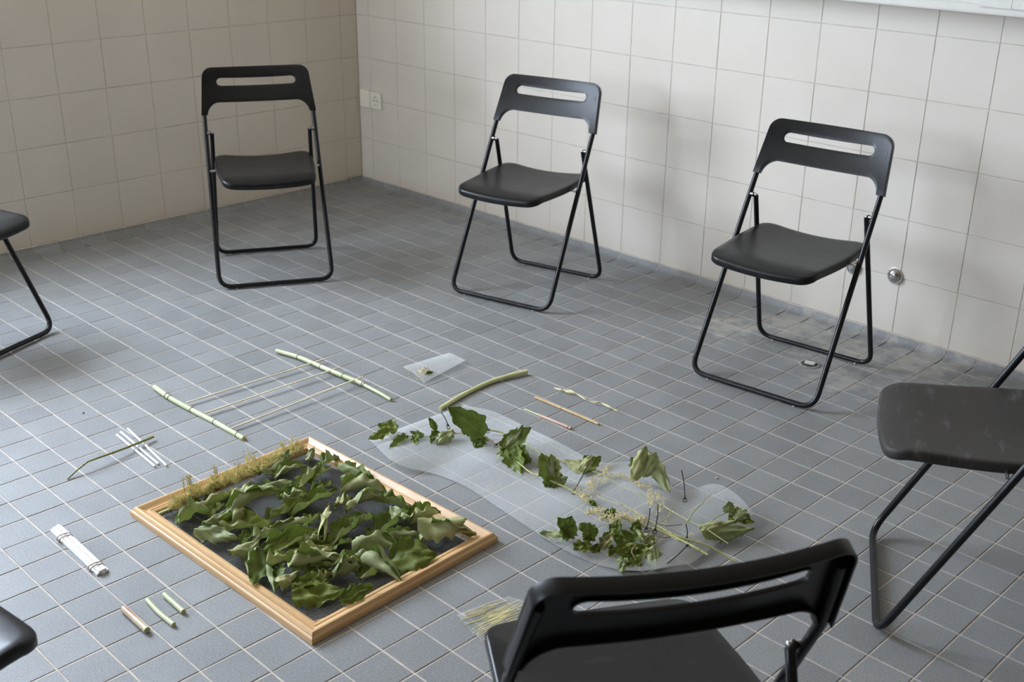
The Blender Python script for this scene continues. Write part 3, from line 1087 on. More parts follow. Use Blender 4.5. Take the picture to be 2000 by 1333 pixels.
PILE = [
    # row 1, along the far rail
    [((985, 205), (1005, 150), 60, 'P', 1), ((1050, 232), (1135, 188), 75, 'H', 1), ((1140, 225), (1290, 295), 95, 'H', 2), ((1140, 300), (1245, 285), 85, 'P', 1)],
    # row 2
    [((750, 292), (882, 185), 85, 'P', 1), ((808, 285), (978, 238), 85, 'H', 1), ((945, 322), (1020, 215), 85, 'H', 2), ((985, 302), (1092, 245), 85, 'O', 1), ((1140, 345), (1372, 362), 105, 'R', 1)],
    # row 3
    [((418, 442), (622, 345), 105, 'H', 1), ((612, 395), (692, 330), 75, 'P', 1), ((588, 468), (852, 362), 130, 'R', 2), ((700, 352), (905, 318), 85, 'H', 1), ((828, 372), (942, 300), 75, 'O', 2),
     ((858, 398), (1002, 365), 70, 'R', 1), ((998, 362), (1092, 310), 70, 'H', 1), ((1118, 442), (1202, 388), 75, 'R', 1), ((1172, 455), (1352, 378), 110, 'R', 2), ((1180, 335), (1292, 308), 70, 'H', 1), ((480, 472), (562, 418), 75, 'O', 1), ((1308, 402), (1472, 425), 90, 'H', 1)],
    # row 4
    [((328, 512), (492, 455), 125, 'H', 1), ((462, 542), (602, 450), 95, 'P', 2), ((598, 502), (722, 448), 80, 'R', 2), ((538, 545), (806, 515), 165, 'O', 1), ((778, 492), (965, 385), 120, 'O', 1),
     ((888, 472), (1128, 360), 125, 'O', 1), ((788, 552), (1005, 512), 85, 'R', 1), ((1035, 605), (1096, 418), 80, 'R', 2), ((1080, 615), (1282, 480), 150, 'O', 1), ((1288, 585), (1495, 440), 165, 'O', 1),
     ((1398, 428), (1492, 492), 60, 'P', 3), ((1488, 492), (1645, 452), 90, 'R', 2), ((928, 545), (1042, 478), 95, 'O', 1), ((700, 605), (825, 558), 95, 'H', 1), ((1198, 522), (1305, 468), 85, 'H', 2), ((1470, 475), (1592, 428), 80, 'O', 1), ((1528, 552), (1775, 548), 150, 'P', 2)],
    # row 5
    [((412, 578), (628, 622), 85, 'P', 1), ((588, 692), (745, 618), 90, 'P', 1), ((755, 655), (1052, 568), 145, 'O', 1), ((868, 672), (1112, 630), 90, 'H', 1), ((1058, 645), (1205, 598), 100, 'O', 1), ((928, 612), (1062, 578), 90, 'H', 2), ((1440, 645), (1562, 598), 90, 'O', 1), ((640, 602), (762, 558), 90, 'O', 1), ((768, 712), (902, 678), 75, 'R', 2),
     ((1348, 578), (1545, 558), 75, 'R', 2), ((1538, 598), (1822, 578), 125, 'R', 1), ((1196, 635), (1462, 618), 105, 'R', 2), ((1188, 692), (1342, 658), 85, 'H', 2)],
    # row 6
    [((748, 645), (700, 825), 140, 'O', 1), ((780, 728), (812, 852), 105, 'H', 1), ((828, 842), (932, 788), 90, 'P', 2), ((878, 722), (1155, 682), 125, 'R', 3), ((898, 752), (1112, 718), 95, 'R', 1), ((958, 795), (1092, 738), 100, 'O', 1), ((1238, 785), (1352, 728), 85, 'H', 1), ((1010, 692), (1102, 648), 75, 'P', 2),
     ((1098, 698), (1245, 688), 75, 'H', 3), ((1098, 798), (1245, 735), 100, 'R', 1), ((1238, 705), (1452, 812), 150, 'R', 1), ((1392, 708), (1622, 682), 200, 'G', 1)],
    # row 7, along the near rail
    [((898, 822), (1085, 795), 100, 'O', 2), ((898, 895), (1152, 868), 150, 'G', 1), ((1138, 905), (1312, 858), 95, 'G', 1), ((1030, 800), (1105, 770), 60, 'R', 1)],
]
ROWN = ['top row', 'second row', 'third row', 'fourth row', 'fifth row', 'sixth row', 'bottom row']
ORD = ['leftmost', 'second from left', 'third from left', 'fourth from left', 'fifth from left', 'sixth from left', 'seventh from left', 'eighth from left', 'ninth from left', 'tenth from left', 'eleventh from left', 'twelfth from left', 'thirteenth from left', 'fourteenth from left', 'fifteenth from left', 'sixteenth from left', 'seventeenth from left', 'eighteenth from left']
KINDW = {'R': 'rolled green leaf', 'H': 'half-curled dark leaf', 'O': 'opened green leaf', 'P': 'pale-backed curled leaf', 'G': 'grey-green crumpled leaf'}
lrnd = random.Random(11)
seed = 100
for rn, row in enumerate(PILE):
    row = sorted(row, key=lambda l: l[0][0] + l[1][0])
    for k, (a, b_, wpx, kind, layer) in enumerate(row):
        z = 0.010 + 0.013 * layer
        A, B = cr(*a, z), cr(*b_, z)
        A.z += lrnd.uniform(-0.004, 0.004)
        B.z += lrnd.uniform(-0.002, 0.010)
        W = wpx / 2.564 / 960.0 * 1.32
        up = Vector((0, 0, 1)) + Vector((lrnd.uniform(-0.35, 0.35), lrnd.uniform(-0.35, 0.35), 0))
        cam_h = Vector((0.7, -0.7, 0))
        pw = 1.35
        if kind == 'R':
            curl, nrm, W, pw = (lrnd.uniform(2.0, 3.0), lrnd.uniform(3.2, 4.6)), up - cam_h * lrnd.uniform(0.1, 0.6), W * 1.7, 0.75
        elif kind == 'H':
            curl, nrm, W, pw = (lrnd.uniform(0.6, 1.4), lrnd.uniform(2.8, 4.2)), up + cam_h * lrnd.uniform(-0.5, 0.3), W * 1.4, 1.0
        elif kind == 'P':
            curl, nrm, W = (lrnd.uniform(1.2, 2.2), lrnd.uniform(1.6, 2.6)), -up - cam_h * 0.35, W * 1.25
        elif kind == 'G':
            curl, nrm, W = (lrnd.uniform(0.3, 0.9), lrnd.uniform(-1.2, -0.4)), up + cam_h * 0.25, W * 0.85
        else:
            curl, nrm, W = (lrnd.uniform(0.7, 1.5), lrnd.uniform(1.5, 2.8)), up + cam_h * 0.2, W * 0.95
        # the side that rolls further is the one nearest the viewer, so its pale back shows
        axd = (B - A).normalized()
        left = Vector((0, 0, 1 if kind != 'P' else -1)).cross(axd)
        if left.dot(cam_h) < 0:
            curl = (curl[1], curl[0])
        seed += 1
        o = leaf_obj('dried_leaf', A, B, W, nrm, curl, lrnd.uniform(-0.06, 0.14), lrnd.uniform(0.0022, 0.0042), seed, zmin=0.007 + 0.009 * (layer - 1) + lrnd.uniform(0, 0.004), pw=pw)
        tag(o, '%s, %s in the %s of the framed leaf heap' % (KINDW[kind], ORD[k], ROWN[rn]), 'leaf', 'dried leaves heaped in the picture frame')


# ------------------------------------------------------------------ flower sprigs
def blossoms(paths, n, spread, r, seed_, rise=1.0):
    rn_ = random.Random(seed_)
    m = MB()
    for path, k, sp in paths:
        path = [Vector(p) for p in path]
        for _ in range(int(n * k)):
            f = rn_.random() * (len(path) - 1)
            i = min(int(f), len(path) - 2)
            c = path[i].lerp(path[i + 1], f - i)
            d = Vector((rn_.gauss(0, sp), rn_.gauss(0, sp), abs(rn_.gauss(0, sp * rise))))
            q = c + d
            q.z = max(q.z, 0.002)
            m.octa(q, r * rn_.uniform(0.6, 1.4))
    return m


ff = empty('flower_sprig', P(330, 1000), label='yellow dried flower sprig lying along the far left rail of the frame', cat='flower')
main = [cr(250, 468, 0.012), cr(330, 432, 0.018), cr(440, 372, 0.024), cr(560, 330, 0.026), cr(700, 268, 0.026), cr(820, 205, 0.026), cr(960, 150, 0.024)]
org = Vector(ff.location)
MB().tube(smooth_path(main, 5), [0.0016] * 31, 6).build('stem', 'brown_twig', ff, loc=(0, 0, 0), org=org).location = (0, 0, 0)
sub = []
srnd = random.Random(5)
sm_ = smooth_path(main, 8)
side_m = MB()
for i2 in range(10, (len(sm_) - 1) * 2):
    i = i2 // 2
    b0 = sm_[i] + Vector((srnd.uniform(-0.012, 0.012), srnd.uniform(-0.008, 0.008), 0))
    d = Vector((-0.35 + srnd.uniform(-0.8, 0.8), 0.2 + srnd.uniform(-0.8, 0.8), srnd.uniform(0.05, 0.9))).normalized()
    ln = srnd.choice((0.010, 0.016, 0.022, 0.028, 0.038, 0.044)) * srnd.uniform(0.8, 1.1)
    if i in (12, 13, 22):
        d, ln = Vector((-0.3, 0.1, 1.0)).normalized(), 0.055
    e1 = b0 + d * ln
    sub.append(([b0, b0.lerp(e1, 0.5), e1 + Vector((0, 0, 0.002))], 1.0 if ln < 0.05 else 0.6, 0.0042 if ln < 0.05 else 0.0020))
    side_m.tube([b0, e1], 0.0006, 4)
side_m.build('side_stems', 'brown_twig', ff, org=org).location = (0, 0, 0)
o = blossoms(sub, 95, 0.003, 0.0016, 8, 1.0).build('blossoms', 'blossom', ff, org=org)
o.location = (0, 0, 0)
o['kind'] = 'stuff'

tag(leaf_obj('dry_bract', cr(480, 362, 0.022), cr(542, 350, 0.024), 0.014, (0, 0, 1), (1.2, 1.0), 0.05, 0.001, 900, zmin=0.018, mat='red_bract'), 'small dark red dry bract under the flower sprig in the frame', 'leaf')


def stem_thing(name, pts, rad, mat, label, cat, group=None, rings=(), sides=12, cut=True, ring_mat='node_ring', swell=1.05, smooth_n=6):
    """a stem with dark node rings and pale cut ends; rings are fractions along it"""
    path = smooth_path(pts, smooth_n) if len(pts) > 2 else [Vector(pts[0]).lerp(Vector(pts[1]), k / 12) for k in range(13)]
    n = len(path)
    rad = rad if isinstance(rad, (tuple, list)) else (rad, rad)
    rr = [rad[0] + (rad[1] - rad[0]) * i / (n - 1) for i in range(n)]
    root = empty(name, (path[0].x, path[0].y, 0), label=label, cat=cat, group=group)
    og = Vector(root.location)
    stem_into(root, og, path, rr, mat, rings, sides, cut, ring_mat)
    return root


def stem_into(root, og, path, rr, mat, rings=(), sides=12, cut=True, ring_mat='node_ring', part='stalk'):
    n = len(path)
    st = MB().tube(path, rr, sides).build(part, mat, root, org=og, smooth=True)
    st.location = (0, 0, 0)
    for f in rings:
        x = f * (n - 1)
        i = min(int(x), n - 2)
        c = path[i].lerp(path[i + 1], x - i)
        t = (path[i + 1] - path[i]).normalized()
        r = rr[i] + (rr[i + 1] - rr[i]) * (x - i)
        w = max(0.0010, r * 0.16)
        o_ = MB().tube([c - t * w * 1.3, c - t * w * 0.6, c, c + t * w * 0.6, c + t * w * 1.3], [r * 1.0, r * 1.12, r * 1.18, r * 1.12, r * 1.0], sides, False).build('node_ring', ring_mat, root, org=og, smooth=True)
        o_.location = (0, 0, 0)
    if cut:
        for p, q in ((path[0], path[1]), (path[-1], path[-2])):
            t = (p - q).normalized()
            r = rr[0] if p is path[0] else rr[-1]
            o_ = MB().tube([p, p + t * 0.0006], [r * 0.88, r * 0.80], sides).build('cut_end', 'cut_pith', root, org=og)
            o_.location = (0, 0, 0)
    return st


stem_thing('cut_stem', [cr(232, 475, 0.010), cr(318, 438, 0.012)], 0.0050, 'green_stem', 'short green cut stem stub in the left corner of the wooden frame', 'plant stem')
stem_thing('wood_splint', [cr(948, 1032, 0.009), cr(1065, 998, 0.010)], 0.0022, 'tan_stalk', 'thin tan splint inside the near corner of the wooden frame', 'stick', cut=False)


# ------------------------------------------------------------------ ladder of two node stems and three thin sticks
def c2(x, y, z=0.0):
    return P(280 + x / 4, 650 + y / 4, z)


lad = empty('stem_ladder', c2(440, 640), label='ladder of two jointed plant stems with three thin wooden rungs', cat='stick ladder')
lo_ = Vector(lad.location)
pl = smooth_path([c2(88, 425, .010), c2(210, 512, .008), c2(385, 608, .007), c2(560, 700, .0065), c2(785, 828, .006)], 8)
stem_into(lad, lo_, pl, [0.0080 - 0.0010 * i / (len(pl) - 1) for i in range(len(pl))], 'green_stem', (0.20, 0.245, 0.49, 0.745, 0.945), 12, True, part='left_stem')
pr_ = smooth_path([c2(1040, 142, .009), c2(1207, 190, .010), c2(1385, 265, .012), c2(1560, 338, .014), c2(1715, 400, .013), c2(1725, 408, .0115), c2(1850, 475, .009), c2(1935, 525, .006)], 6)
npr = len(pr_)
stem_into(lad, lo_, pr_, [0.0070 if i < npr * 0.60 else 0.0052 for i in range(npr)], 'green_stem', (0.145, 0.288, 0.43, 0.57), 12, True, part='right_stem')
for a, za, b_, zb in (((335, 550), .010, (1415, 208), .013), ((483, 630), .009, (1530, 274), .016), ((688, 750), .008, (1718, 344), .018)):
    p0, p1 = c2(*a, za), c2(*b_, zb)
    MB().tube([p0, p0.lerp(p1, .5), p1], 0.0027, 8).build('rung', 'wood_stick', lad, org=lo_, smooth=True).location = (0, 0, 0)


# ------------------------------------------------------------------ white sticks with a bent twig, bundle, three stem pieces
def c6(x, y, z=0.0):
    return P(100 + x / 3.03, 820 + y / 3.03, z)


for a, b_, lab in (((388, 90), (613, 276), 'white round stick under the bent twig, nearest of the three'),
                   ((411, 73), (634, 263), 'white round stick under the bent twig, middle of the three'),
                   ((453, 53), (682, 272), 'white round stick under the bent twig, farthest of the three')):
    p0, p1 = c6(*a, .0034), c6(*b_, .0034)
    tag(MB().tube([p0, p0.lerp(p1, .5), p1], 0.0031, 12).build('white_stick', 'white_stick', org=(p0 + p1) / 2, smooth=True), lab, 'stick', 'white sticks under the twig')

tw = empty('bent_twig', c6(97, 352), label='bent olive-brown twig laid across three white sticks', cat='twig')
tp = [c6(97, 352, .002), c6(150, 302, .012), c6(212, 252, .022), c6(222, 247, .023), c6(320, 212, .020), c6(410, 180, .017), c6(500, 145, .013), c6(605, 102, .010)]
tpp = [tp[0].lerp(tp[1], k / 4) for k in range(4)] + [tp[1].lerp(tp[2], k / 4) for k in range(4)] + smooth_path(tp[2:], 5)
stem_into(tw, Vector(tw.location), tpp, [0.0021 + 0.0017 * i / (len(tpp) - 1) for i in range(len(tpp))], 'olive_twig', (0.20, 0.62), 8, False, part='stalk')

bu = empty('stick_bundle', c6(170, 785), label='bundle of white sticks tied at both ends with string', cat='sticks')
bo = Vector(bu.location)
pa0, pb0 = c6(31, 650), c6(313, 916)
bax = (pb0 - pa0).normalized()
bsd = Vector((-bax.y, bax.x, 0))
for off, zz, da, db in ((-0.0105, .0030, 0.0, 0.003), (-0.0010, .0030, 0.004, 0.0), (0.0085, .0030, 0.001, 0.004), (0.0035, .0094, 0.002, 0.002), (-0.0065, .0092, 0.006, 0.001)):
    hw, hh = 0.0043, 0.0028
    V_ = []
    for p_ in (pa0 + bax * da, pb0 - bax * db):
        for sy_, sz_ in ((-1, -1), (1, -1), (1, 1), (-1, 1)):
            V_.append(p_ + bsd * (off + hw * sy_) + Vector((0, 0, zz + hh * sz_)))
    MB().add(V_, [(0, 1, 5, 4), (1, 2, 6, 5), (2, 3, 7, 6), (3, 0, 4, 7), (3, 2, 1, 0), (4, 5, 6, 7)]).build('stick', 'white_stick', bu, org=bo).location = (0, 0, 0)
for (cx, cy) in ((80, 700), (265, 872)):
    for k in (-1, 1):
        ctr = c6(cx + k * 6, cy + k * 6, .0065)
        ax = (c6(311, 916) - c6(30, 650)).normalized()
        sd = Vector((-ax.y, ax.x, 0))
        ring = [ctr + sd * (0.0168 * math.cos(a)) + Vector((0, 0, 0.0078 * math.sin(a))) for a in [2 * math.pi * i / 20 for i in range(21)]]
        MB().tube(ring, 0.0012, 6, False).build('string_tie', 'string', bu, org=bo, smooth=True).location = (0, 0, 0)

stem_thing('cut_stem', [c6(428, 1120, .0075), c6(568, 1248, .0075)], 0.0072, 'red_green_stem', 'thick cut stem piece with reddish flank, leftmost of three', 'plant stem', 'three short cut stem pieces')
stem_thing('cut_stem', [c6(568, 1068, .0052), c6(640, 1145, .0055), c6(725, 1215, .0052)], (0.0050, 0.0054), 'green_stem', 'thin curved green cut stem piece, middle of three', 'plant stem', 'three short cut stem pieces')
stem_thing('cut_stem', [c6(668, 1035, .0058), c6(783, 1138, .0058)], 0.0057, 'green_stem', 'short straight green cut stem piece nearest the wooden frame', 'plant stem', 'three short cut stem pieces')


# ------------------------------------------------------------------ small things beyond the frame
def c3(x, y, z=0.0):
    return P(680 + x / 4.04, 670 + y / 4.04, z)


stem_thing('cut_stem', [c3(726, 520, .0062), c3(900, 415, .0062), c3(1100, 318, .0070), c3(1260, 265, .009), c3(1412, 228, .010)], (0.0068, 0.0078), 'pale_stem', 'long pale yellow-green hollow stem touching the vine leaf', 'plant stem')


def c4(x, y, z=0.0):
    return P(960 + x / 4.76, 720 + y / 4.76, z)


stem_thing('dry_stalk', [c4(405, 268, .0036), c4(675, 380, .0036), c4(995, 518, .0036)], 0.0034, 'tan_stalk', 'thin tan dried stalk with one dark node ring', 'plant stem', rings=(0.46,), cut=False)
ds = empty('dry_stalk', c4(310, 380), label='pinkish stalk with a thinner pale green end', cat='plant stem')
dso = Vector(ds.location)
stem_into(ds, dso, [c4(308, 380, .003).lerp(c4(455, 440, .0042), k / 4) for k in range(5)], [0.0026] * 5, 'green_stem', (), 10, True, part='thin_end')
stem_into(ds, dso, [c4(445, 436, .0044).lerp(c4(738, 556, .0046), k / 8) for k in range(9)], [0.0043] * 9, 'pink_stalk', (0.93,), 10, True, part='stalk')
sp = smooth_path([c4(585, 190, .003), c4(640, 210, .004), c4(700, 222, .005), c4(765, 238, .005), c4(830, 272, .004), c4(885, 308, .003), c4(955, 328, .004), c4(1015, 328, .005), c4(1070, 356, .006), c4(1120, 385, .004), c4(1172, 408, .003)], 5)
m = MB()
Vt, Ft = [], []
for i, p in enumerate(sp):
    t = (sp[min(i + 1, len(sp) - 1)] - sp[max(i - 1, 0)]).normalized()
    a = i * 0.33
    sd = Vector((-t.y, t.x, 0))
    d = sd * math.cos(a) + Vector((0, 0, 1)) * math.sin(a)
    f = i / (len(sp) - 1)
    w = 0.0062 * (0.25 + 0.75 * math.exp(-((f - 0.22) / 0.14) ** 2) + 0.35 * math.exp(-((f - 0.75) / 0.15) ** 2))
    Vt += [p + d * w + Vector((0, 0, .004)), p + Vector((0, 0, .0052)), p - d * w + Vector((0, 0, .004))]
for i in range(len(sp) - 1):
    for k in range(2):
        Ft.append((i * 3 + k, i * 3 + k + 1, i * 3 + 4 + k, i * 3 + 3 + k))
m.add(Vt, Ft)
tl = m.build('twisted_husk', 'straw', org=sp[0], smooth=True)
tag(tl, 'pale twisted dry husk strip lying beyond the tan stalk', 'husk')
tl.modifiers.new('thickness', 'SOLIDIFY').thickness = 0.0005

# small square of white net with a flower tuft
sn_c = [P(787, 718, .006), P(877, 693, .002), P(909, 703, .016), P(829, 748, .003)]
sne = empty('net_scrap', P(845, 722), label='small white net scrap with a dried flower tuft on it', cat='net')


def S_small(s, t):
    p = sn_c[0].lerp(sn_c[1], t).lerp(sn_c[3].lerp(sn_c[2], t), s)
    p.z += 0.004 * math.sin(3.3 * s + 1.2 * t) + 0.002
    return p


o = net_mesh(S_small, 36, 44, 10, 10, 0.00030).build('net', 'white_net', sne, org=Vector(sne.location))
o.location = (0, 0, 0)
pths = []
MBs = MB()
for k in range(11):
    b0 = P(832 + srnd.uniform(-14, 10), 732 + srnd.uniform(-6, 3), .007)
    e1 = b0 + Vector((srnd.uniform(-.03, .012), srnd.uniform(-.01, .03), srnd.uniform(.002, .022)))
    pths.append(([b0, e1], 1.0, 0.0020))
    MBs.tube([b0, e1], 0.0007, 4)
for k in range(6):
    b0 = P(792 + 3 * k, 722 + 4 * k, .007)
    pths.append(([b0, P(800 + 6 * k, 720 + 4 * k, .008)], 0.5, 0.0012))
tf = blossoms(pths, 12, .002, .0016, 31).build('flower_tuft', 'pale_blossom', sne, org=Vector(sne.location))
tf.location = (0, 0, 0)
tf['kind'] = 'stuff'
MBs.build('tuft_stems', 'brown_twig', sne, org=Vector(sne.location)).location = (0, 0, 0)
leaf_obj('small_leaf', P(832, 730, .012), P(846, 727, .012), 0.012, (0.5, -0.5, 1), (0.6, 0.5), .05, .0005, 77, sne)

# net scrap with straws woven through it, partly under the near chair
st_c = [P(893, 1203, .003), P(994, 1166, .003), P(1085, 1200, .003), P(945, 1258, .003)]
stn = empty('straw_net', P(960, 1200), label='white net scrap with yellow straws woven through, beside the near chair seat', cat='net')
sto = Vector(stn.location)


def S_straw(s, t):
    p = st_c[0].lerp(st_c[1], t).lerp(st_c[3].lerp(st_c[2], t), s)
    p.z += 0.002 * math.sin(9 * s + 4 * t) + 0.002
    return p


net_mesh(S_straw, 36, 32, 10, 10, 0.00030).build('net', 'white_net', stn, org=sto).location = (0, 0, 0)
for k in range(30):
    s = 0.03 + 0.94 * k / 29
    a = srnd.uniform(-0.06, 0.50)
    b_ = a + srnd.uniform(0.35, 0.60)
    pts = [S_straw(s + srnd.uniform(-.01, .01), a + (b_ - a) * q / 3) + Vector((0, 0, .0012)) for q in range(4)]
    MB().tube(pts, srnd.uniform(0.0007, 0.0012), 6).build('straw', 'straw', stn, org=sto, smooth=True).location = (0, 0, 0)


# ------------------------------------------------------------------ big wavy white net with the vine tied on
def poly(pts, s):
    x = s * (len(pts) - 1)
    i = min(int(x), len(pts) - 2)
    f = x - i
    q = [Vector((*pts[max(0, min(len(pts) - 1, i + d))], 0)) for d in (-1, 0, 1, 2)]
    return 0.5 * (2 * q[1] + (q[2] - q[0]) * f + (2 * q[0] - 5 * q[1] + 4 * q[2] - q[3]) * f * f + (3 * q[1] - q[0] - 3 * q[2] + q[3]) * f ** 3)


E_LOW = [(722, 866), (768, 918), (850, 930), (930, 968), (1020, 1028), (1095, 1075), (1180, 1110), (1270, 1125), (1348, 1108)]
E_UP = [(905, 795), (965, 806), (1040, 846), (1105, 876), (1170, 905), (1250, 912), (1320, 962), (1392, 968), (1470, 1020)]


def z_net(s, t):
    z = 0.004
    z += 0.020 * math.exp(-((s - 0.10) / 0.09) ** 2) * (1 - t) ** 2
    z += 0.016 * math.exp(-((s - 0.33 + 0.06 * t) / 0.08) ** 2) * math.sin(math.pi * min(1, 0.15 + 0.8 * t))
    z += 0.034 * math.exp(-((s - 0.64) / 0.13) ** 2) * (0.15 + 0.85 * math.sin(math.pi * t))
    z += 0.040 * math.exp(-((s - 0.92) / 0.09) ** 2) * (0.25 + 0.75 * t)
    z += 0.003 * math.sin(16 * s + 3 * t)
    return max(z, 0.0015)


def S_net(s, t):
    a, b_ = poly(E_LOW, s), poly(E_UP, s)
    q = a.lerp(b_, t)
    base = P(q.x, q.y, 0.0)
    return base + Vector((0, 0, z_net(s, t))) - Vector((0.0, 0.0, 0.0))


netroot = empty('wavy_net', S_net(0.5, 0.5) * 1.0, label='large wavy white net sheet lying on the floor under the vine', cat='net')
netroot.location.z = 0
no = Vector(netroot.location)
net_mesh(S_net, 250, 100, 70, 30, 0.00036).build('net', 'white_net', netroot, org=no).location = (0, 0, 0)


def c5(x, y, z=0.0):
    return P(1000 + x / 4, 850 + y / 4, z)


def vine(name, label, stems, leaves, flowers, seed_):
    root = empty(name, (stems[0][0][0].x, stems[0][0][0].y, 0), label=label, cat='vine', group='vine branches tied to the net')
    og = Vector(root.location)
    for pts, r0, r1, mat, nodes in stems:
        path = smooth_path(pts, 6) if len(pts) > 2 else [Vector(pts[0]).lerp(Vector(pts[1]), k / 6) for k in range(7)]
        n = len(path)
        stem_into(root, og, path, [r0 + (r1 - r0) * i / (n - 1) for i in range(n)], mat, nodes, 8, False, 'red_bract', part='stem' if r0 > 0.0017 else 'side_shoot')
    rn_ = random.Random(seed_)
    for base, tip, W, nrm, curl, flip in leaves:
        seed_ += 1
        leaf_obj('leaf', base, tip, W, nrm, curl, rn_.uniform(-.06, .10), rn_.uniform(.0012, .0026), seed_, root, flip)
    for paths, n, sp_, r in flowers:
        q = blossoms([(p_, 1.0, sp_) for p_ in paths], n, sp_, r, seed_).build('blossoms', 'pale_blossom', root, org=og)
        q.location = (0, 0, 0)
        q['kind'] = 'stuff'
    return root


CH = Vector((0.66, -0.62, 0.25))     # roughly towards the viewer's side of the room
UPV = Vector((0, 0, 1))


def lf(cf, b_, t, w, z0=.030, z1=.030, face=0.6, curl=(0.5, 0.7), flip=False, stand=False):
    B = cf(*b_, z0)
    if stand:
        u = cf(*t, z0)
        # the tip stands upright over the base
        if cf is c5:
            T = UP(B, 1000 + t[0] / 4, 850 + t[1] / 4)
        elif cf is c4:
            T = UP(B, 960 + t[0] / 4.76, 720 + t[1] / 4.76)
        else:
            T = UP(B, 680 + t[0] / 4.04, 670 + t[1] / 4.04)
    else:
        T = cf(*t, z1)
    return (B, T, w, UPV * (1 - face) + CH * face, curl, flip)


stemA = [c3(390, 705, .022), c3(470, 735, .020), c3(590, 745, .018), c3(700, 738, .018), c3(830, 715, .020), c3(1000, 720, .024), c3(1090, 745, .022), c3(1170, 805, .022), c3(1290, 900, .024), c3(1420, 1010, .026), c3(1500, 1050, .027),
         c5(200, 310, .028), c5(330, 370, .030), c5(480, 440, .032), c5(600, 520, .034), c5(740, 590, .034), c5(880, 650, .032), c5(1050, 715, .030), c5(1200, 765, .030), c5(1320, 822, .030), c5(1430, 880, .028), c5(1530, 938, .022)]
stemB = [c3(1100, 685, .020), c3(1240, 718, .018), c3(1400, 800, .016), c3(1530, 880, .014), c5(340, 180, .014), c5(440, 225, .016), c5(600, 275, .020), c5(720, 320, .024), c5(850, 400, .026), c5(960, 448, .028), c5(1080, 495, .030), c5(1200, 565, .030), c5(1290, 620, .034), c5(1400, 680, .038), c5(1500, 725, .040), c5(1600, 790, .036), c5(1690, 850, .030)]
stemC = [c5(640, 440, .036), c5(700, 495, .034), c5(830, 540, .034), c5(940, 590, .034), c5(1060, 660, .034), c5(1180, 735, .032), c5(1320, 800, .032), c5(1500, 855, .026), c5(1620, 920, .014), c5(1740, 988, .004)]

vine('vine_branch', 'long leafy vine branch with toothed leaves running across the white net',
     [(stemA, 0.0012, 0.0034, 'vine_stem', (0.42, 0.58, 0.70, 0.82, 0.97)),
      ([c3(380, 700, .022), c3(330, 660, .030), c3(300, 650, .034)], 0.0009, 0.0007, 'brown_twig', ()),
      ([c3(1165, 800, .022), c3(1080, 745, .030), c3(1010, 690, .040)], 0.0013, 0.0010, 'pink_stalk', ()),
      ([c3(1480, 1040, .026), c3(1420, 1050, .020), c3(1390, 1030, .018)], 0.0009, 0.0008, 'pink_stalk', ())],
     [lf(c3, (385, 690), (235, 650), .042, .030, .034, .5, (.6, .4)),
      lf(c3, (320, 690), (160, 760), .030, .034, .030, .5, (.5, .9), False),
      lf(c3, (455, 725), (325, 855), .030, .022, .016, .6, (.7, .8)),
      lf(c3, (590, 745), (490, 700), .020, .022, .026, .5, (.5, .5)),
      lf(c3, (530, 735), (530, 822), .024, .022, .012, .6, (.4, .6)),
      lf(c3, (690, 690), (640, 585), .020, .026, .050, .6, (1.2, .8), False, True),
      lf(c3, (830, 690), (700, 810), .042, .030, .010, .6, (1.0, .9), True),
      lf(c3, (700, 690), (655, 800), .024, .026, .010, .6, (.6, .8)),
      lf(c3, (1060, 745), (790, 500), .078, .030, .072, .70, (.5, .8), False, True),
      lf(c3, (1085, 700), (860, 640), .050, .034, .050, .5, (.9, 1.6), True),
      lf(c3, (1060, 730), (1000, 830), .050, .030, .010, .6, (.7, .6)),
      lf(c3, (1230, 850), (1440, 660), .058, .026, .070, .65, (.9, 1.0), False, True),
      lf(c3, (1220, 840), (1380, 650), .044, .026, .070, .6, (1.3, .6), True, True),
      lf(c3, (1250, 830), (1370, 1060), .066, .030, .008, .65, (.6, .9)),
      lf(c3, (1290, 850), (1440, 950), .052, .034, .024, .6, (1.0, .7)),
      lf(c3, (1250, 830), (1175, 940), .040, .030, .012, .6, (.8, .7), True),
      lf(c5, (300, 355), (225, 135), .050, .030, .064, .6, (.7, .8), False, True),
      lf(c5, (310, 350), (435, 330), .050, .032, .034, .5, (.8, .6), True),
      lf(c5, (320, 345), (255, 410), .042, .030, .010, .6, (.8, .5)),
      lf(c5, (330, 340), (300, 150), .040, .032, .060, .6, (.9, .6), True, True)],
     [([[c5(500, 440, .034), c5(560, 500, .036), c5(610, 530, .036)], [c5(590, 470, .036), c5(620, 400, .040), c5(640, 350, .044)]], 95, .0062, .0018)], 300)

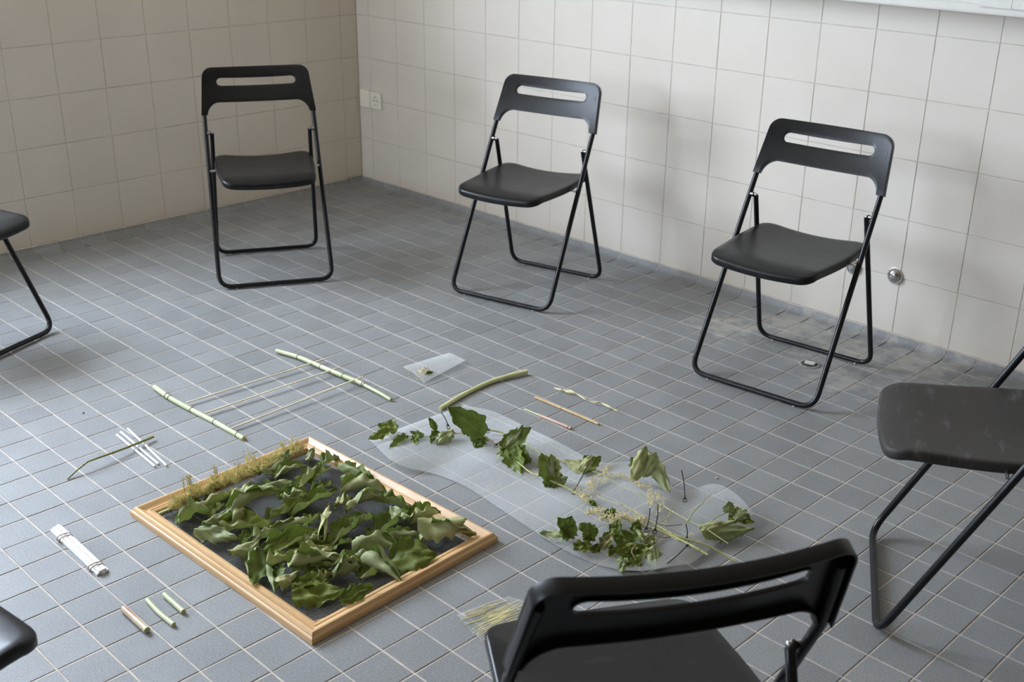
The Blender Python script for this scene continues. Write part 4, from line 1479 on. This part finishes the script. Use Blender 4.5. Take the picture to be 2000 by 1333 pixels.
vine('vine_branch', 'second vine branch with pale flower clusters and a tall drooping curled leaf',
     [(stemB, 0.0024, 0.0012, 'vine_stem', (0.30, 0.55, 0.72)),
      ([c5(1200, 690, .034), c5(1240, 590, .044)], 0.0013, 0.0009, 'vine_stem', ()),
      ([c5(1360, 690, .036), c5(1420, 600, .050), c5(1500, 520, .056), c5(1562, 450, .062)], 0.0016, 0.0010, 'vine_stem', ()),
      ([c5(1500, 740, .040), c5(1590, 650, .044), c5(1690, 600, .048)], 0.0014, 0.0009, 'vine_stem', ()),
      ([c5(1160, 480, .032), c5(1220, 470, .040)], 0.0009, 0.0008, 'pink_stalk', ())],
     [lf(c5, (600, 280), (415, 190), .040, .022, .030, .5, (1.0, .8), True),
      lf(c5, (540, 285), (700, 175), .048, .022, .034, .55, (1.2, .8), False),
      lf(c5, (530, 285), (640, 165), .034, .024, .050, .55, (.8, 1.4), True, True),
      lf(c5, (960, 360), (1040, 85), .052, .030, .080, .7, (1.6, 1.0), True, True),
      lf(c5, (1010, 300), (930, 175), .040, .040, .070, .6, (1.0, 1.4), True, True),
      lf(c5, (1040, 130), (1235, 460), .052, .085, .030, .65, (1.8, 1.2), True),
      lf(c5, (1030, 330), (1120, 130), .044, .045, .080, .6, (.9, 1.2), True, True),
      lf(c5, (1690, 610), (1700, 520), .030, .048, .060, .6, (.6, .8), True, True),
      lf(c5, (1700, 600), (1860, 640), .042, .046, .044, .5, (.8, .9), True),
      lf(c5, (1480, 755), (1760, 660), .052, .036, .040, .55, (1.6, .9), True),
      lf(c5, (1500, 770), (1900, 740), .046, .030, .030, .5, (.9, 1.6), True),
      lf(c5, (1690, 640), (1895, 690), .032, .038, .034, .5, (.8, .8))],
     [([[c5(660, 330, .034), c5(720, 300, .038), c5(760, 260, .048)], [c5(760, 330, .032), c5(840, 330, .034), c5(930, 345, .036)], [c5(600, 420, .034), c5(660, 390, .036), c5(740, 350, .036)]], 75, .0056, .0017),
      ([[c5(940, 380, .032), c5(1000, 400, .034), c5(1090, 420, .032)], [c5(1080, 440, .040), c5(1090, 500, .034), c5(1080, 560, .026)], [c5(1130, 470, .036), c5(1160, 520, .032), c5(1140, 630, .020)]], 80, .0050, .0018)], 340)

vine('vine_branch', 'third vine branch ending in a dense clump of small dark leaves nearest the chair back',
     [(stemC, 0.0016, 0.0026, 'vine_stem', (0.25, 0.62)),
      ([c5(1300, 790, .030), c5(1160, 800, .028), c5(1060, 740, .030)], 0.0013, 0.0009, 'brown_twig', ()),
      ([c5(1200, 790, .028), c5(1100, 870, .024), c5(1000, 900, .022)], 0.0012, 0.0008, 'pink_stalk', ()),
      ([c5(970, 980, .020), c5(935, 910, .034), c5(980, 840, .034)], 0.0008, 0.0008, 'pink_stalk', ()),
      ([c5(1140, 690, .034), c5(1230, 640, .040), c5(1280, 600, .044)], 0.0011, 0.0009, 'vine_stem', ()),
      ([c5(1080, 680, .032), c5(1200, 710, .034), c5(1330, 700, .036)], 0.0011, 0.0009, 'brown_twig', ()),
      ([c5(780, 700, .026), c5(690, 710, .024), c5(640, 725, .022)], 0.0008, 0.0006, 'brown_twig', ())],
     [lf(c5, (470, 790), (350, 650), .050, .022, .050, .6, (.7, .8), False, True),
      lf(c5, (430, 800), (470, 630), .046, .022, .054, .6, (.8, .5), False, True),
      lf(c5, (430, 790), (215, 770), .030, .022, .014, .5, (.8, .9), True),
      lf(c5, (640, 800), (530, 690), .044, .026, .048, .6, (.6, .9), False, True),
      lf(c5, (610, 830), (600, 680), .034, .026, .054, .6, (.9, .6), False, True),
      lf(c5, (620, 880), (475, 850), .030, .024, .026, .55, (.9, 1.0)),
      lf(c5, (560, 850), (480, 900), .022, .026, .010, .6, (.8, .8)),
      lf(c5, (640, 860), (680, 920), .034, .024, .012, .55, (.8, .8)),
      lf(c5, (780, 830), (680, 800), .050, .030, .030, .55, (.9, .8), True),
      lf(c5, (760, 800), (720, 760), .040, .032, .040, .55, (.7, .9), True),
      lf(c5, (800, 870), (755, 950), .026, .026, .012, .6, (.9, .9)),
      lf(c5, (860, 790), (820, 860), .044, .036, .024, .6, (.7, .6)),
      lf(c5, (930, 760), (900, 840), .056, .040, .024, .6, (.6, .7)),
      lf(c5, (880, 850), (900, 960), .060, .030, .008, .6, (.6, .7)),
      lf(c5, (960, 860), (980, 1000), .062, .030, .006, .6, (.7, .6)),
      lf(c5, (940, 930), (910, 1050), .046, .022, .004, .6, (.8, .6)),
      lf(c5, (1010, 990), (900, 1040), .034, .018, .006, .5, (.9, .8)),
      lf(c5, (870, 980), (860, 1080), .028, .016, .004, .6, (1.0, .8), True),
      lf(c5, (900, 1000), (800, 960), .024, .016, .012, .5, (.8, .8), True),
      lf(c5, (1110, 870), (1120, 1060), .042, .034, .006, .7, (.7, .5), True),
      lf(c5, (1060, 780), (1000, 830), .050, .038, .030, .55, (.8, .7), True),
      lf(c5, (1050, 800), (1120, 850), .040, .034, .026, .55, (.8, .9), True),
      lf(c5, (1030, 860), (1060, 930), .030, .030, .014, .6, (.7, .7)),
      lf(c5, (800, 640), (720, 600), .036, .034, .038, .5, (.6, .8)),
      lf(c5, (1010, 740), (920, 730), .036, .034, .030, .5, (.6, .8)),
      lf(c5, (850, 740), (760, 720), .044, .034, .030, .5, (.7, .6)),
      lf(c5, (640, 560), (610, 510), .018, .036, .040, .5, (.7, .6))],
     [([[c5(580, 630, .030), c5(640, 600, .032), c5(700, 630, .034)], [c5(690, 670, .034), c5(780, 650, .038), c5(880, 620, .040)], [c5(760, 690, .034), c5(860, 660, .038), c5(960, 650, .036)], [c5(960, 680, .034), c5(1040, 680, .032)]], 120, .0060, .0018),
      ([[c5(1240, 800, .030), c5(1300, 830, .030)], [c5(1380, 790, .030), c5(1440, 770, .032)]], 22, .0026, .0013)], 380)

# black cable ties
TIES = [
    (c5(482, 440, .032), ('up', 1000 + 598 / 4, 850 + 222 / 4), 'black cable tie slanting up from the vine beside the yellow blossom'),
    (c5(1352, 500, .030), ('up', 1000 + 1325 / 4, 850 + 275 / 4), 'black cable tie standing alone on the far edge of the white net'),
    (c5(1050, 735, .030), ('up', 1000 + 1078 / 4, 850 + 575 / 4), 'left one of two upright black cable ties in the middle of the net'),
    (c5(1117, 745, .030), ('up', 1000 + 1140 / 4, 850 + 545 / 4), 'right one of two upright black cable ties in the middle of the net'),
    (c5(1367, 812, .030), ('up', 1000 + 1358 / 4, 850 + 697 / 4), 'short upright black cable tie near the right end of the net'),
    (c5(1375, 860, .028), ('flat', c5(1215, 1005, .020)), 'black cable tie lying flat on the net, pointing at the chair back'),
    (c3(1168, 805, .024), ('up', 680 + 1335 / 4.04, 670 + 668 / 4.04), 'black cable tie slanting between two big vine leaves'),
    (c3(790, 655, .022), ('up', 680 + 732 / 4.04, 670 + 545 / 4.04), 'black cable tie left of the biggest vine leaf, below the pale stem'),
    (c3(1102, 690, .022), ('up', 680 + 1125 / 4.04, 670 + 675 / 4.04), 'tiny black cable tie loop right of the biggest vine leaf'),
]
for b0, to, lab in TIES:
    e1 = UP(b0, to[1], to[2]) if to[0] == 'up' else to[1]
    t = empty('cable_tie', b0, label=lab, cat='cable tie', group='black cable ties on the net')
    mid = b0.lerp(e1, 0.5) + Vector((0.002, 0.001, 0.001))
    MB().tube(smooth_path([b0, mid, e1], 4), 0.00125, 6, True).build('strap', 'cable_tie_black', t, org=b0, smooth=True).location = (0, 0, 0)
    ax = (e1 - b0).normalized()
    MB().tube([b0 - ax * 0.001, b0 + ax * 0.0015, b0 + ax * 0.0045], [0.0030, 0.0034, 0.0028], 6).build('head', 'cable_tie_black', t, org=b0).location = (0, 0, 0)
    lp = [b0 + Vector((0.0045 * math.cos(a), 0.002 * math.cos(a), -0.0045 + 0.0045 * math.sin(a))) for a in [2 * math.pi * i / 14 for i in range(15)]]
    MB().tube(lp, 0.0010, 5, False).build('loop', 'cable_tie_black', t, org=b0, smooth=True).location = (0, 0, 0)

# crumbs on the tiles
for (u, v, r, lab, mt) in ((1399.5, 934, .0032, 'tiny pale crumb on the tiles beyond the white net', 'crumb'),
                           (247, 452, .0060, 'small dark speck of dirt at the foot of the left wall', 'dark_slot'),
                           (163, 807, .0030, 'small dark speck on the tiles above the white sticks', 'dark_slot'),
                           (1141, 859, .0022, 'tiny white crumb on the tiles beyond the pink stalk', 'crumb')):
    c = P(u, v, r * 0.5)
    bm_ = bmesh.new()
    bmesh.ops.create_icosphere(bm_, subdivisions=2, radius=r)
    rr_ = random.Random(int(u))
    for vv in bm_.verts:
        vv.co *= rr_.uniform(0.75, 1.15)
        vv.co.z *= 0.6
    zl = min(vv.co.z for vv in bm_.verts)
    me = bpy.data.meshes.new('crumb')
    bm_.to_mesh(me)
    bm_.free()
    me.materials.append(MATS[mt])
    tag(obj('crumb', me, None, (c.x, c.y, -zl)), lab, 'crumb')
